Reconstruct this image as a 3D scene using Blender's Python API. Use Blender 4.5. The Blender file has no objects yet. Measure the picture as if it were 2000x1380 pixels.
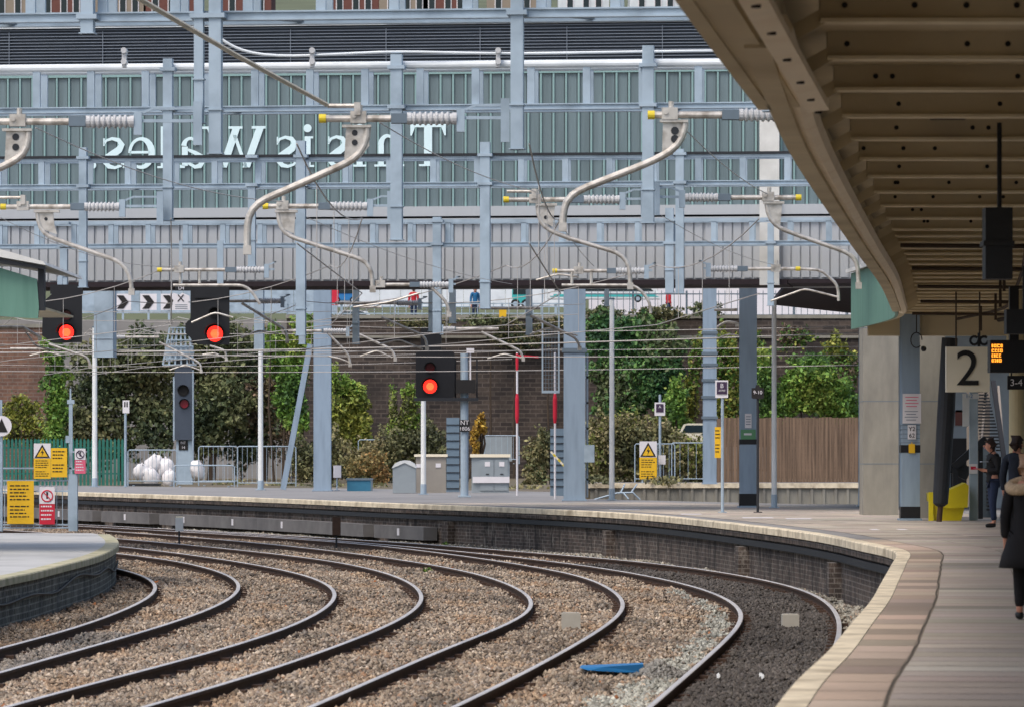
import bpy, bmesh, math, random
import numpy as np
from mathutils import Vector, Matrix
random.seed(7); RNG = np.random.default_rng(7)
SC = bpy.context.scene; COL = SC.collection
F = 9000.0; HZ = 871.0; CAMZ = 1.6; TRK = -0.95; BED = -1.10
def P(px, py, D): return Vector(((px-1000)*D/F, D, CAMZ+(HZ-py)*D/F))
def G(px, py, z=0.0):
    D = (CAMZ-z)*F/(py-HZ); return Vector(((px-1000)*D/F, D, z))
def srgb(h):
    h = h.lstrip('#'); v = [int(h[i:i+2], 16)/255 for i in (0, 2, 4)]
    return tuple(c/12.92 if c <= .04045 else ((c+.055)/1.055)**2.4 for c in v)

# ------------------------------------------------------------------ materials
def mat(name, col, rough=.6, metal=0., var=.18, scale=3., detail=6., bump=0., emit=None, estr=0., spec=.4, stretch=None, attr=None, dirt=None, dscale=1.2, damt=.5):
    m = bpy.data.materials.new(name); m.use_nodes = True
    nt = m.node_tree; N = nt.nodes; L = nt.links; b = N['Principled BSDF']
    if isinstance(col, str): col = srgb(col)
    b.inputs['Roughness'].default_value = rough; b.inputs['Metallic'].default_value = metal
    b.inputs['Specular IOR Level'].default_value = spec
    tc = N.new('ShaderNodeTexCoord'); src = tc.outputs['Object']
    if stretch:
        mp = N.new('ShaderNodeMapping'); mp.inputs['Scale'].default_value = stretch; L.new(src, mp.inputs['Vector']); src = mp.outputs['Vector']
    nz = N.new('ShaderNodeTexNoise'); nz.inputs['Scale'].default_value = scale; nz.inputs['Detail'].default_value = detail
    nz.inputs['Roughness'].default_value = .65; L.new(src, nz.inputs['Vector'])
    mr = N.new('ShaderNodeMapRange'); mr.inputs[1].default_value = .25; mr.inputs[2].default_value = .75
    mr.inputs[3].default_value = 1-var; mr.inputs[4].default_value = 1+var; L.new(nz.outputs['Fac'], mr.inputs[0])
    mx = N.new('ShaderNodeMix'); mx.data_type = 'RGBA'; mx.blend_type = 'MULTIPLY'; mx.inputs[0].default_value = 1
    if attr:
        at = N.new('ShaderNodeAttribute'); at.attribute_name = attr; L.new(at.outputs['Color'], mx.inputs[6])
    else: mx.inputs[6].default_value = (*col, 1)
    L.new(mr.outputs[0], mx.inputs[7]); out = mx.outputs[2]
    if dirt:
        if isinstance(dirt, str): dirt = srgb(dirt)
        n2 = N.new('ShaderNodeTexNoise'); n2.inputs['Scale'].default_value = dscale; n2.inputs['Detail'].default_value = 8; L.new(src, n2.inputs['Vector'])
        r2 = N.new('ShaderNodeMapRange'); r2.inputs[1].default_value = .45; r2.inputs[2].default_value = .7; r2.inputs[3].default_value = 0; r2.inputs[4].default_value = damt
        L.new(n2.outputs['Fac'], r2.inputs[0])
        m2 = N.new('ShaderNodeMix'); m2.data_type = 'RGBA'; L.new(r2.outputs[0], m2.inputs[0]); L.new(out, m2.inputs[6]); m2.inputs[7].default_value = (*dirt, 1); out = m2.outputs[2]
    L.new(out, b.inputs['Base Color'])
    if bump:
        bp = N.new('ShaderNodeBump'); bp.inputs['Strength'].default_value = bump; bp.inputs['Distance'].default_value = .02
        L.new(nz.outputs['Fac'], bp.inputs['Height']); L.new(bp.outputs['Normal'], b.inputs['Normal'])
    if emit:
        b.inputs['Emission Color'].default_value = (*(srgb(emit) if isinstance(emit, str) else emit), 1); b.inputs['Emission Strength'].default_value = estr
    return m
def brickmat(name, c1, c2, mortar, bw=.22, bh=.075, dirt='2a2624', damt=.6, dscale=.5, stretch=None, bloom=None):
    m = mat(name, c1, .9, dirt=dirt, damt=damt, dscale=dscale, var=.35, scale=5, stretch=stretch, bump=.3); nt = m.node_tree; N = nt.nodes; L = nt.links
    tc = [n for n in N if n.type == 'TEX_COORD'][0]
    sep = N.new('ShaderNodeSeparateXYZ'); L.new(tc.outputs['Object'], sep.inputs[0])
    ad = N.new('ShaderNodeMath'); ad.operation = 'ADD'; L.new(sep.outputs[0], ad.inputs[0]); L.new(sep.outputs[1], ad.inputs[1])
    cb = N.new('ShaderNodeCombineXYZ'); L.new(ad.outputs[0], cb.inputs[0]); L.new(sep.outputs[2], cb.inputs[1])
    br = N.new('ShaderNodeTexBrick'); L.new(cb.outputs[0], br.inputs['Vector'])
    br.inputs['Color1'].default_value = (*srgb(c1), 1); br.inputs['Color2'].default_value = (*srgb(c2), 1); br.inputs['Mortar'].default_value = (*srgb(mortar), 1)
    br.inputs['Scale'].default_value = 1; br.inputs['Brick Width'].default_value = bw; br.inputs['Row Height'].default_value = bh; br.inputs['Mortar Size'].default_value = bh*.12
    mx = [n for n in N if n.type == 'MIX' and n.blend_type == 'MULTIPLY'][0]; L.new(br.outputs['Color'], mx.inputs[6])
    if bloom:
        n3 = N.new('ShaderNodeTexNoise'); n3.inputs['Scale'].default_value = 2.6; n3.inputs['Detail'].default_value = 9; n3.inputs['Roughness'].default_value = .75; L.new([n for n in N if n.type == 'MAPPING'][0].outputs[0], n3.inputs['Vector'])
        r3 = N.new('ShaderNodeMapRange'); r3.inputs[1].default_value = .54; r3.inputs[2].default_value = .68; r3.inputs[4].default_value = .7; L.new(n3.outputs['Fac'], r3.inputs[0])
        pb = N['Principled BSDF'].inputs['Base Color']; m3 = N.new('ShaderNodeMix'); m3.data_type = 'RGBA'; L.new(pb.links[0].from_socket, m3.inputs[6]); m3.inputs[7].default_value = (*srgb(bloom), 1); L.new(r3.outputs[0], m3.inputs[0]); L.new(m3.outputs[2], pb)
    return m
M = {}
M['steel'] = mat('galvanised_steel', 'a0b1be', .55, .1, .12, 1.5, dirt='71808c', damt=.6, dscale=1.6)
M['steel_dark'] = mat('dull_steel', '66747f', .6, .2, .15, 2.)
M['steel_mast'] = mat('mast_steel', '8fa1b2', .6, .1, .10, 1.2, dirt='6f7f8d', damt=.6, stretch=(4, 4, .7))
M['alu'] = mat('weathered_aluminium_tube', 'c9c4bc', .42, .45, .16, 7., dirt='7d7468', damt=.75, dscale=6)
M['porcelain'] = mat('grey_insulator', 'b9babb', .35, 0, .08, 6.)
M['yellow_cap'] = mat('yellow_cap', 'd9c236', .5, 0, .08)
M['wire'] = mat('wire_copper_grey', 'b5b1ac', .7, 0, .1)
M['wire_beige'] = mat('wire_beige', 'c2b7a2', .6, .1, .1)
M['white'] = mat('white_paint', 'cfd3d4', .5, 0, .07, 2., dirt='a8aaa6', damt=.5, dscale=2)
M['post_white'] = mat('white_pole', 'e2e4e2', .5, 0, .06, 2., dirt='b9bfc2', damt=.5)
M['black'] = mat('black_paint', '15161a', .5, 0, .2, 3.)
M['char'] = mat('charcoal', '24272c', .6, 0, .2)
M['dark_blue'] = mat('louvre_blue_black', '434c59', .5, .1, .15, 2.)
M['louvre_edge'] = mat('louvre_edge', '747d88', .5, .1, .1)
M['trim_white'] = mat('pale_trim', 'd3d9dc', .5, 0, .08, 1.5, dirt='a9b1b6', damt=.5)
M['glass'] = mat('panel_glass', '65767b', .3, 0, .3, .9, spec=.5, stretch=(3.4, 1, .25))
M['mullion'] = mat('pale_green_mullion', '82a09f', .5, .1, .08)
M['letter'] = mat('letter_white', 'd3eaee', .6, 0, .05)
M['clad'] = mat('ribbed_cladding', 'aeb2b6', .55, .05, .10, 1.2, stretch=(2, 1, .4), dirt='a0a5a8', damt=.5)
M['clad_dark'] = mat('cladding_joint', '4f565d', .6, 0, .1)
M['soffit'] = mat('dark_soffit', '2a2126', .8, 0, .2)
M['concrete'] = mat('board_concrete', '8b887e', .85, 0, .14, 1.2, dirt='6f6c66', damt=.6, dscale=.8, bump=.2, stretch=(3, 3, 1))
M['asphalt_light'] = mat('pale_asphalt', 'b0b0ae', .9, 0, .12, 1.2, dirt='8b8c8b', damt=.6, dscale=.5)
M['coping'] = mat('cream_coping', 'ddd0b6', .8, 0, .2, 5., dirt='85765f', damt=.7, dscale=2.2, bump=.2)
M['slab'] = mat('paving_slab', '999999', .85, 0, .07, 9., attr='Col', dirt='7a6f62', damt=.4, dscale=.45)
M['asphalt'] = mat('platform_asphalt', '8a8886', .9, 0, .15, 2., dirt='706e6c', damt=.5, dscale=.5)
M['bedding'] = mat('sandy_bedding', '8d8172', .95, 0, .2)
M['joint'] = mat('dark_joint', '5d5449', .95, 0, .2)
M['pwall'] = brickmat('platform_brick', '5a4d45', '3b3430', '6f6862', .26, .09, '171414', .85, 1.1, (2.2, 2.2, .9), 'a39b90')
M['pwall_blue'] = brickmat('engineering_brick', '67675f', '47473f', '8a8a82', .26, .10, '24272a', .8, 1.3, (2., 2., .9), 'b5b8b4')
M['redwall'] = brickmat('old_red_brick', '80604f', '6b4f45', '7d6f66', .5, .18, '4a3d36', .6, .4)
M['darkwall'] = brickmat('soot_stone', '50463f', '352f2d', '5c534d', .6, .22, '252221', .8, .5)
M['rail'] = mat('rusty_rail', '4a382d', .85, .1, .3, 8.)
M['railtop'] = mat('polished_rail', 'cfcac6', .45, .35, .10, 2., dirt='a59d98', damt=.4, dscale=.6)
M['ballast'] = mat('ballast_stone', '888888', .95, 0, .2, 30, attr='Col')
M['bed'] = mat('track_bed', '4f4539', .95, 0, .45, 9., dirt='2c2620', damt=.6, dscale=4, bump=.6)
M['leaf'] = mat('leaf', '888888', .6, 0, .25, 1.2, attr='Col', spec=.3)
M['bark'] = mat('bark', '453a30', .9, 0, .25)
M['block'] = mat('pale_concrete', 'a8a398', .85, 0, .1, 4., dirt='a9a399', damt=.4, dscale=4)
M['trough'] = mat('trough_concrete', '6d6b6a', .85, 0, .15, 2., dirt='4e4c4c', damt=.5)
M['soil'] = mat('rough_ground', '6a604f', .95, 0, .3, .6, dirt='4f5236', damt=.6, dscale=.3)
M['canopy'] = mat('canopy_cream_paint', 'cdbf9f', .7, 0, .14, 1.4, dirt='9c8963', damt=.6, dscale=.7)
M['canopy_flange'] = mat('canopy_paint_highlight', 'e6dabb', .7, 0, .12, 2., dirt='b5a27c', damt=.5, dscale=1.2)  # same canopy paint, lightened: highlight under each rafter put into the colour
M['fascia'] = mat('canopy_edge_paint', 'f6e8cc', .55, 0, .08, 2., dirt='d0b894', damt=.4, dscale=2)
M['green'] = mat('sage_green_board', '628a7b', .6, 0, .08, 1., dirt='4d7467', damt=.5, stretch=(5, 5, .5))
M['green_dark'] = mat('green_palisade', '22675a', .6, 0, .15, 1.)
M['roofgrey'] = mat('pale_roof', 'd0d0cc', .7, 0, .10, 2., dirt='a8a8a2', damt=.5)
M['wood'] = mat('fence_wood', '74604f', .9, 0, .5, 1., stretch=(9, 9, .35), dirt='43362c', damt=.6)
M['yellow'] = mat('yellow_sign', 'e2b322', .6, 0, .06)
M['red'] = mat('red_sign', 'c22038', .6, 0, .08)
M['pink'] = mat('faded_red_sign', 'd8617c', .6, 0, .12)
M['sign_white'] = mat('sign_white', 'd8d5d8', .6, 0, .04)
M['purple'] = mat('purple_sign', '3c2c44', .5, 0, .1)
M['cream'] = mat('cream_sign', 'e6dcc4', .7, 0, .05)
M['ink'] = mat('ink', '1c1a1a', .7, 0, .05)
M['green_sign'] = mat('green_notice', '5d8f68', .6, 0, .05)
M['grey_box'] = mat('grey_cabinet', '8f989d', .55, .1, .08, 2., dirt='747d82', damt=.4)
M['tan_box'] = mat('stainless_cabinet', '9b958c', .45, .3, .1, 2.)
M['louvre_cab'] = mat('slate_cabinet', '6a7d8c', .55, .1, .1)
M['blue'] = mat('blue_plastic', '2670a8', .5, 0, .1)
M['blue_dull'] = mat('dull_blue', '33708c', .6, 0, .12)
M['teal'] = mat('teal', '3aa7a5', .5, 0, .06)
M['binyellow'] = mat('bin_yellow', 'd2c01c', .5, 0, .1, 2., dirt='98891a', damt=.4)
M['cream_col'] = mat('cream_column', 'b9ab86', .6, 0, .1)
M['bag'] = mat('white_bag', 'd9d6d6', .7, 0, .08, 3., bump=.4)
M['skin'] = mat('skin', 'b98570', .6, 0, .05); M['hair'] = mat('dark_hair', '2a1d19', .7, 0, .3, 30)
M['hair_fair'] = mat('fair_hair', '9c7d63', .7, 0, .3, 30)
M['jacket'] = mat('black_jacket', '17181c', .8, 0, .25, 12); M['navy'] = mat('navy_coat', '1d2431', .85, 0, .25, 12)
M['coat'] = mat('black_coat', '141316', .9, 0, .25, 12); M['fur'] = mat('fur_trim', 'b8a184', .95, 0, .35, 40, bump=.8)
M['jeans'] = mat('blue_jeans', '1f2b45', .85, 0, .2, 14); M['scarf'] = mat('grey_top', '8d949d', .8, 0, .3, 12)
M['shirt_red'] = mat('red_cloth', 'b3202a', .8, 0, .1); M['shirt_blue'] = mat('blue_cloth', '1e5f8a', .8, 0, .1)
M['lens_red'] = mat('red_lens_lit', 'ff2010', .4, 0, .02, emit=(1, .022, .012), estr=1.6)
M['lens_core'] = mat('red_lens_core', 'ff8040', .4, 0, .02, emit=(1, .15, .04), estr=1.5)
M['lens_off'] = mat('red_lens_unlit', '5a1a1c', .25, 0, .1)
M['lens_dim'] = mat('dim_red_lens', '8c2030', .3, 0, .1)
M['led'] = mat('amber_led', 'ff9a20', .5, 0, .02, emit=(1, .33, .03), estr=1.4)
M['carpaint'] = mat('cream_car_paint', 'cfc8b4', .3, 0, .05); M['carglass'] = mat('car_glass', '1f2b30', .15, 0, .1)
M['house'] = mat('house_render', '8c8072', .8, 0, .12, .5); M['housebrick'] = mat('house_brick', '6a443d', .85, 0, .15, 1.)
M['roofred'] = mat('house_roof', '6a504a', .85, 0, .2, 1.); M['hill'] = mat('hill_ground', '5a6048', .95, 0, .3, .1)
M['stair'] = mat('stair_metal', '8b8278', .6, .1, .1)
M['rust'] = mat('autumn_leaf', 'b0662a', .8, 0, .3)

# ------------------------------------------------------------------ mesh builder
class MB:
    def __init__(s): s.v = []; s.f = []; s.m = []; s.mi = 0
    def add(s, vs, fs):
        n = len(s.v); s.v += [tuple(v) for v in vs]; s.f += [tuple(i+n for i in f) for f in fs]; s.m += [s.mi]*len(fs); return s
    def box(s, x0, x1, y0, y1, z0, z1):
        if x0 > x1: x0, x1 = x1, x0
        if z0 > z1: z0, z1 = z1, z0
        if y0 > y1: y0, y1 = y1, y0
        return s.add([(x, y, z) for x in (x0, x1) for y in (y0, y1) for z in (z0, z1)],
                     [(0, 1, 3, 2), (4, 6, 7, 5), (0, 4, 5, 1), (2, 3, 7, 6), (0, 2, 6, 4), (1, 5, 7, 3)])
    def pbox(s, px0, px1, py0, py1, D, dep=.1):           # pixel rectangle standing at depth D, front face at D
        a = P(px0, py0, D); b = P(px1, py1, D); return s.box(a.x, b.x, D, D+dep, a.z, b.z)
    def bar(s, a, b, w, h=None, up=(0, 0, 1)):
        a = Vector(a); b = Vector(b); h = h or w; d = (b-a).normalized(); u = Vector(up)
        if abs(d.dot(u)) > .98: u = Vector((0, 1, 0))
        r = d.cross(u).normalized(); u = r.cross(d)
        vs = [p+r*(i*w/2)+u*(j*h/2) for p in (a, b) for i, j in ((-1, -1), (1, -1), (1, 1), (-1, 1))]
        return s.add(vs, [(0, 3, 2, 1), (4, 5, 6, 7), (0, 1, 5, 4), (1, 2, 6, 5), (2, 3, 7, 6), (3, 0, 4, 7)])
    def tube(s, pts, r, n=8, cap=True):
        pts = [Vector(p) for p in pts]; rs = r if isinstance(r, (list, tuple)) else [r]*len(pts); k = len(pts)
        ref = None; rings = []
        for i, p in enumerate(pts):
            d = (pts[min(i+1, k-1)]-pts[max(i-1, 0)])
            d = d.normalized() if d.length > 1e-9 else Vector((0, 0, 1))
            if ref is None:
                ref = Vector((0, 0, 1)) if abs(d.z) < .9 else Vector((0, 1, 0))
            u = d.cross(ref).normalized(); w = u.cross(d).normalized(); ref = w
            rings.append([p+(u*math.cos(2*math.pi*j/n)+w*math.sin(2*math.pi*j/n))*rs[i] for j in range(n)])
        vs = [v for rg in rings for v in rg]; fs = []
        for i in range(k-1):
            for j in range(n): fs.append((i*n+j, i*n+(j+1) % n, (i+1)*n+(j+1) % n, (i+1)*n+j))
        if cap: fs += [tuple(range(n-1, -1, -1)), tuple((k-1)*n+j for j in range(n))]
        return s.add(vs, fs)
    def prism(s, poly, y0, y1):                            # polygon in x,z extruded along y
        n = len(poly); vs = [(x, y0, z) for x, z in poly]+[(x, y1, z) for x, z in poly]
        return s.add(vs, [tuple(range(n)), tuple(range(2*n-1, n-1, -1))]+[(i, i+n, (i+1) % n+n, (i+1) % n) for i in range(n)])
    def pprism(s, pp, D, dep=.05):
        return s.prism([(P(x, y, D).x, P(x, y, D).z) for x, y in pp], D, D+dep)
    def sheet(s, poly, z0, z1):                            # polygon in x,y extruded in z
        n = len(poly); vs = [(x, y, z1) for x, y in poly]+[(x, y, z0) for x, y in poly]
        return s.add(vs, [tuple(range(n)), tuple(range(2*n-1, n-1, -1))]+[(i, i+n, (i+1) % n+n, (i+1) % n) for i in range(n)])
    def sphere(s, c, r, nu=12, nv=8, sc=(1, 1, 1)):
        c = Vector(c); vs = []; fs = []
        for i in range(nv+1):
            t = math.pi*i/nv
            for j in range(nu):
                a = 2*math.pi*j/nu; vs.append(c+Vector((r*sc[0]*math.sin(t)*math.cos(a), r*sc[1]*math.sin(t)*math.sin(a), r*sc[2]*math.cos(t))))
        for i in range(nv):
            for j in range(nu): fs.append((i*nu+j, (i+1)*nu+j, (i+1)*nu+(j+1) % nu, i*nu+(j+1) % nu))
        return s.add(vs, fs)
    def sweep(s, path, prof, closed=True):                 # path: list of (x,y); prof: list of (lateral, z)
        n = len(prof); vs = []; fs = []; k = len(path)
        for i in range(k):
            a = Vector(path[max(i-1, 0)]); b = Vector(path[min(i+1, k-1)]); d = (b-a).normalized(); nr = Vector((d.y, -d.x))
            for l, z in prof: vs.append((path[i][0]+nr.x*l, path[i][1]+nr.y*l, z))
        m = n if closed else n-1
        for i in range(k-1):
            for j in range(m): fs.append((i*n+j, (i+1)*n+j, (i+1)*n+(j+1) % n, i*n+(j+1) % n))
        if closed: fs += [tuple(range(n)), tuple((k-1)*n+j for j in range(n-1, -1, -1))]
        return s.add(vs, fs)
LOC = {}
def root_loc(o):
    while o.parent: o = o.parent
    return LOC.get(o, Vector((0, 0, 0)))
def obj(name, mb, mats, parent=None, loc=None, smooth=False, fix=True):
    me = bpy.data.meshes.new(name)
    L = root_loc(parent) if parent else (Vector(loc) if loc is not None else Vector((0, 0, 0)))
    me.from_pydata([(v[0]-L.x, v[1]-L.y, v[2]-L.z) for v in mb.v], [], mb.f)
    for m in (mats if isinstance(mats, (list, tuple)) else [mats]): me.materials.append(M[m] if isinstance(m, str) else m)
    me.polygons.foreach_set('material_index', mb.m)
    if fix:
        bm = bmesh.new(); bm.from_mesh(me); bmesh.ops.recalc_face_normals(bm, faces=bm.faces); bm.to_mesh(me); bm.free()
    if smooth: me.polygons.foreach_set('use_smooth', [True]*len(me.polygons))
    me.update()
    o = bpy.data.objects.new(name, me); COL.objects.link(o)
    if parent: o.parent = parent
    else: o.location = L; LOC[o] = L
    return o
def tag(o, label=None, cat=None, group=None, kind=None):
    if label: o['label'] = label
    if cat: o['category'] = cat
    if group: o['group'] = group
    if kind: o['kind'] = kind
    return o
def thing(name, label, cat, loc, group=None):
    o = bpy.data.objects.new(name, None); COL.objects.link(o); o.location = loc; o.empty_display_size = .2; LOC[o] = Vector(loc)
    return tag(o, label, cat, group)
def struct(name, mb, m, **k):
    return tag(obj(name, mb, m, **k), kind='structure')
def text(name, body, size, m, loc, parent, rot=(math.pi/2, 0, 0), ext=.004, align='CENTER'):
    cu = bpy.data.curves.new(name, 'FONT'); cu.body = body; cu.size = size; cu.extrude = ext; cu.align_x = align; cu.align_y = 'CENTER'
    t_ = bpy.data.objects.new(name, cu); me = bpy.data.meshes.new_from_object(t_); bpy.data.objects.remove(t_); bpy.data.curves.remove(cu)
    me.materials.clear(); me.materials.append(M[m]); o = bpy.data.objects.new(name, me); COL.objects.link(o); o.rotation_euler = rot
    o.parent = parent; o.location = Vector(loc)-root_loc(parent); return o
def setcol(o, cols):                                       # per-face colours
    me = o.data; at = me.color_attributes.new('Col', 'BYTE_COLOR', 'CORNER')
    cols = np.asarray(cols, dtype=np.float32); cnt = np.array([p.loop_total for p in me.polygons]) if len(me.polygons) < 60000 else None
    if cnt is None:
        cnt = np.zeros(len(me.polygons), dtype=np.int32); me.polygons.foreach_get('loop_total', cnt)
    full = np.repeat(np.concatenate([cols, np.ones((len(cols), 1), np.float32)], 1), cnt, axis=0)
    at.data.foreach_set('color', full.ravel())
def catmull(pts, step=.5):
    pts = [Vector(p) for p in pts]; out = []
    for i in range(len(pts)-1):
        p0 = pts[max(i-1, 0)]; p1 = pts[i]; p2 = pts[i+1]; p3 = pts[min(i+2, len(pts)-1)]
        n = max(2, int((p2-p1).length/step))
        for k in range(n):
            t = k/n; out.append(.5*((2*p1)+(p2-p0)*t+(2*p0-5*p1+4*p2-p3)*t*t+(3*p1-p0-3*p2+p3)*t**3))
    out.append(pts[-1]); return out
def smooth_path(pts, step=1., it=8):
    q = catmull(pts, step)
    for _ in range(it):
        q = [q[0]]+[(q[i-1]+2*q[i]+q[i+1])/4 for i in range(1, len(q)-1)]+[q[-1]]
    return q
def offset(path, d):
    out = []; k = len(path)
    for i in range(k):
        t = (Vector(path[min(i+1, k-1)])-Vector(path[max(i-1, 0)])).normalized(); out.append(Vector((path[i][0]+t.y*d, path[i][1]-t.x*d)))
    return out
def xat(path, D):
    for a, b in zip(path, path[1:]):
        if a[1] <= D <= b[1]:
            t = (D-a[1])/max(b[1]-a[1], 1e-6); return a[0]+(b[0]-a[0])*t
    return path[0][0] if D < path[0][1] else path[-1][0]

# ------------------------------------------------------------------ camera, light, world
cam = bpy.data.objects.new('camera', bpy.data.cameras.new('camera')); COL.objects.link(cam); SC.camera = cam
cam.location = (0, 0, CAMZ); cam.rotation_euler = (math.pi/2, 0, 0)
cam.data.lens = 162; cam.data.sensor_width = 36; cam.data.shift_y = (HZ-690)/2000; cam.data.clip_end = 3000; cam.data.clip_start = .5
cam.data.dof.use_dof = True; cam.data.dof.focus_distance = 100; cam.data.dof.aperture_fstop = 7
W = bpy.data.worlds.new('World'); SC.world = W; W.use_nodes = True
wn = W.node_tree.nodes; sky = wn.new('ShaderNodeTexSky'); sky.sky_type = 'NISHITA'; sky.sun_disc = False
SUN_EL, SUN_AZ = math.radians(58), math.radians(215)       # azimuth clockwise from +Y
sky.sun_elevation = SUN_EL; sky.sun_rotation = SUN_AZ; sky.air_density = 1.; sky.dust_density = 4.
W.node_tree.links.new(sky.outputs[0], wn['Background'].inputs[0]); wn['Background'].inputs[1].default_value = .15
sl = bpy.data.lights.new('sun', 'SUN'); sl.energy = 1.1; sl.angle = math.radians(22); sl.color = (1, .95, .88)
so = bpy.data.objects.new('sun', sl); COL.objects.link(so)
sd = Vector((math.sin(SUN_AZ)*math.cos(SUN_EL), math.cos(SUN_AZ)*math.cos(SUN_EL), math.sin(SUN_EL)))
so.rotation_euler = sd.to_track_quat('Z', 'Y').to_euler(); so.location = (0, 0, 60)
SC.view_settings.view_transform = 'Standard'; SC.view_settings.look = 'None'; SC.view_settings.gamma = 1; SC.view_settings.exposure = .5
# ================================================================== ground, platforms, tracks
def gpath(px, z): return [(lambda g: Vector((g.x, g.y)))(G(x, y, z)) for x, y in px]
EDGE_PX = [(1512, 1377), (1550, 1327), (1610, 1275), (1660, 1215), (1700, 1170), (1720, 1135), (1741, 1098), (1748, 1074), (1675, 1058), (1625, 1047), (1500, 1029), (1250, 1003), (1000, 990), (750, 981), (500, 971), (150, 960)]
ep = gpath(EDGE_PX, 0)
ep = [ep[0]+(ep[0]-ep[1])*5]+[ep[0]+(ep[0]-ep[1])*2.5]+ep
ep += [Vector((-21.5, 177)), Vector((-30, 191)), Vector((-42, 208))]
ep = sorted(ep, key=lambda p: p.y)
EDGE = smooth_path(ep, 1., 4)
# left platform outline (lower by 0.35 m)
LZ = -.35
LP_PX = [(0, 1130), (60, 1118), (120, 1103), (190, 1085), (220, 1072), (232, 1062)]
lp = gpath(LP_PX, LZ); lp = [Vector((-7.35, 35)), Vector((-7.45, 52))]+lp
tip = gpath([(230, 1052), (215, 1042)], LZ)
LEDGE = smooth_path(lp+tip, .6, 4)
RAILS = {
 '4i': [(0, 1264), (150, 1225), (250, 1187), (300, 1162), (312, 1145), (295, 1125), (250, 1112), (222, 1106)],
 '4o': [(0, 1311), (125, 1275), (250, 1241), (375, 1202), (450, 1170), (474, 1142), (457, 1125), (400, 1105), (325, 1090), (237, 1080)],
 '3i': [(0, 1380), (100, 1350), (250, 1317), (375, 1282), (500, 1248), (575, 1220), (635, 1190), (662, 1162), (655, 1147), (625, 1130), (575, 1115), (500, 1101)],
 '3o': [(287, 1377), (375, 1352), (500, 1317), (625, 1272), (750, 1225), (812, 1190), (830, 1165), (817, 1145), (775, 1123), (700, 1103), (600, 1087), (500, 1076), (375, 1063), (236, 1051)],
 '2i': [(610, 1377), (750, 1317), (875, 1262), (1000, 1216), (1032, 1199), (1046, 1177), (1037, 1160), (1000, 1140), (950, 1123), (900, 1111), (825, 1098)],
 '2o': [(890, 1377), (1000, 1325), (1125, 1257), (1200, 1210), (1224, 1184), (1212, 1160), (1175, 1138), (1125, 1120), (1000, 1098), (875, 1080), (750, 1065), (625, 1054), (500, 1046), (375, 1038), (230, 1030)],
 '1i': [(1267, 1380), (1375, 1287), (1437, 1230), (1456, 1202), (1447, 1182), (1400, 1156), (1325, 1135), (1250, 1120), (1175, 1107), (1090, 1096)],
 '1o': [(1643, 1215), (1632, 1187), (1600, 1161), (1550, 1143), (1500, 1131), (1375, 1110), (1250, 1095), (1125, 1084), (1000, 1075), (875, 1064), (750, 1056)]}
RP = {}
for k, px in RAILS.items():
    q = gpath(px, TRK)
    if k == '1o': q = offset(smooth_path(gpath(RAILS['1i'][:3], TRK), 3., 1), 1.5)[:-1]+q
    q = [q[0]+(q[0]-q[1]).normalized()*14]+q
    e = (q[-1]-q[-2]).normalized()
    if k in ('4i', '3i', '2i', '1i'):                      # carry on behind the other rails, bending left
        a = math.atan2(e.x, e.y)
        for i in range(8):
            a -= .022; q.append(q[-1]+Vector((math.sin(a), math.cos(a)))*5)
    else:
        a = math.atan2(e.x, e.y)
        for i in range(9):
            a -= .012; q.append(q[-1]+Vector((math.sin(a), math.cos(a)))*5)
    RP[k] = smooth_path(q, 1., 30)
# ground: one sheet to the horizon
g = MB(); g.add([(-900, -60, BED-.03), (900, -60, BED-.03), (900, 235, BED-.03), (-900, 235, BED-.03)], [(0, 1, 2, 3)])
struct('ground', g, 'bed')
# track bed strip under the stones is the ground itself; far ground at platform level, left of the bay platform
g = MB(); far = [(-80, 262), (-80, 225), (-42, 236), (-22, 196), (-14, 184), (-6, 176), (1.8, 165), (2.6, 205), (60, 205), (60, 262)]
g.sheet(far, BED, -.012); struct('embankment_ground', g, 'soil')

# ---- platform two
root = thing('platform', 'long curving platform with cream coping under the number 2 sign', 'platform', (8, 60, 0)); root['kind'] = 'structure'
back = [(-42, 236), (-22, 196), (-14, 184), (-6, 176), (1.8, 163), (2.3, 141), (8, 129), (26, 118), (34, 60), (34, 6)]
inner = offset(EDGE, .2)
mb = MB(); mb.sheet([(p.x, p.y) for p in inner]+back, -.25, -.006); obj('platform_surface', mb, 'asphalt', root)
mb = MB(); pv = [(-.0, -.03), (.0, -.0), (.26, .0), (.26, -.13), (.0, -.13)]
mb.sweep([(p.x, p.y) for p in EDGE], [(.0, -.02), (.015, .0), (.205, .0), (.205, -.14), (.0, -.14)]); obj('coping', mb, 'coping', root)
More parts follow.
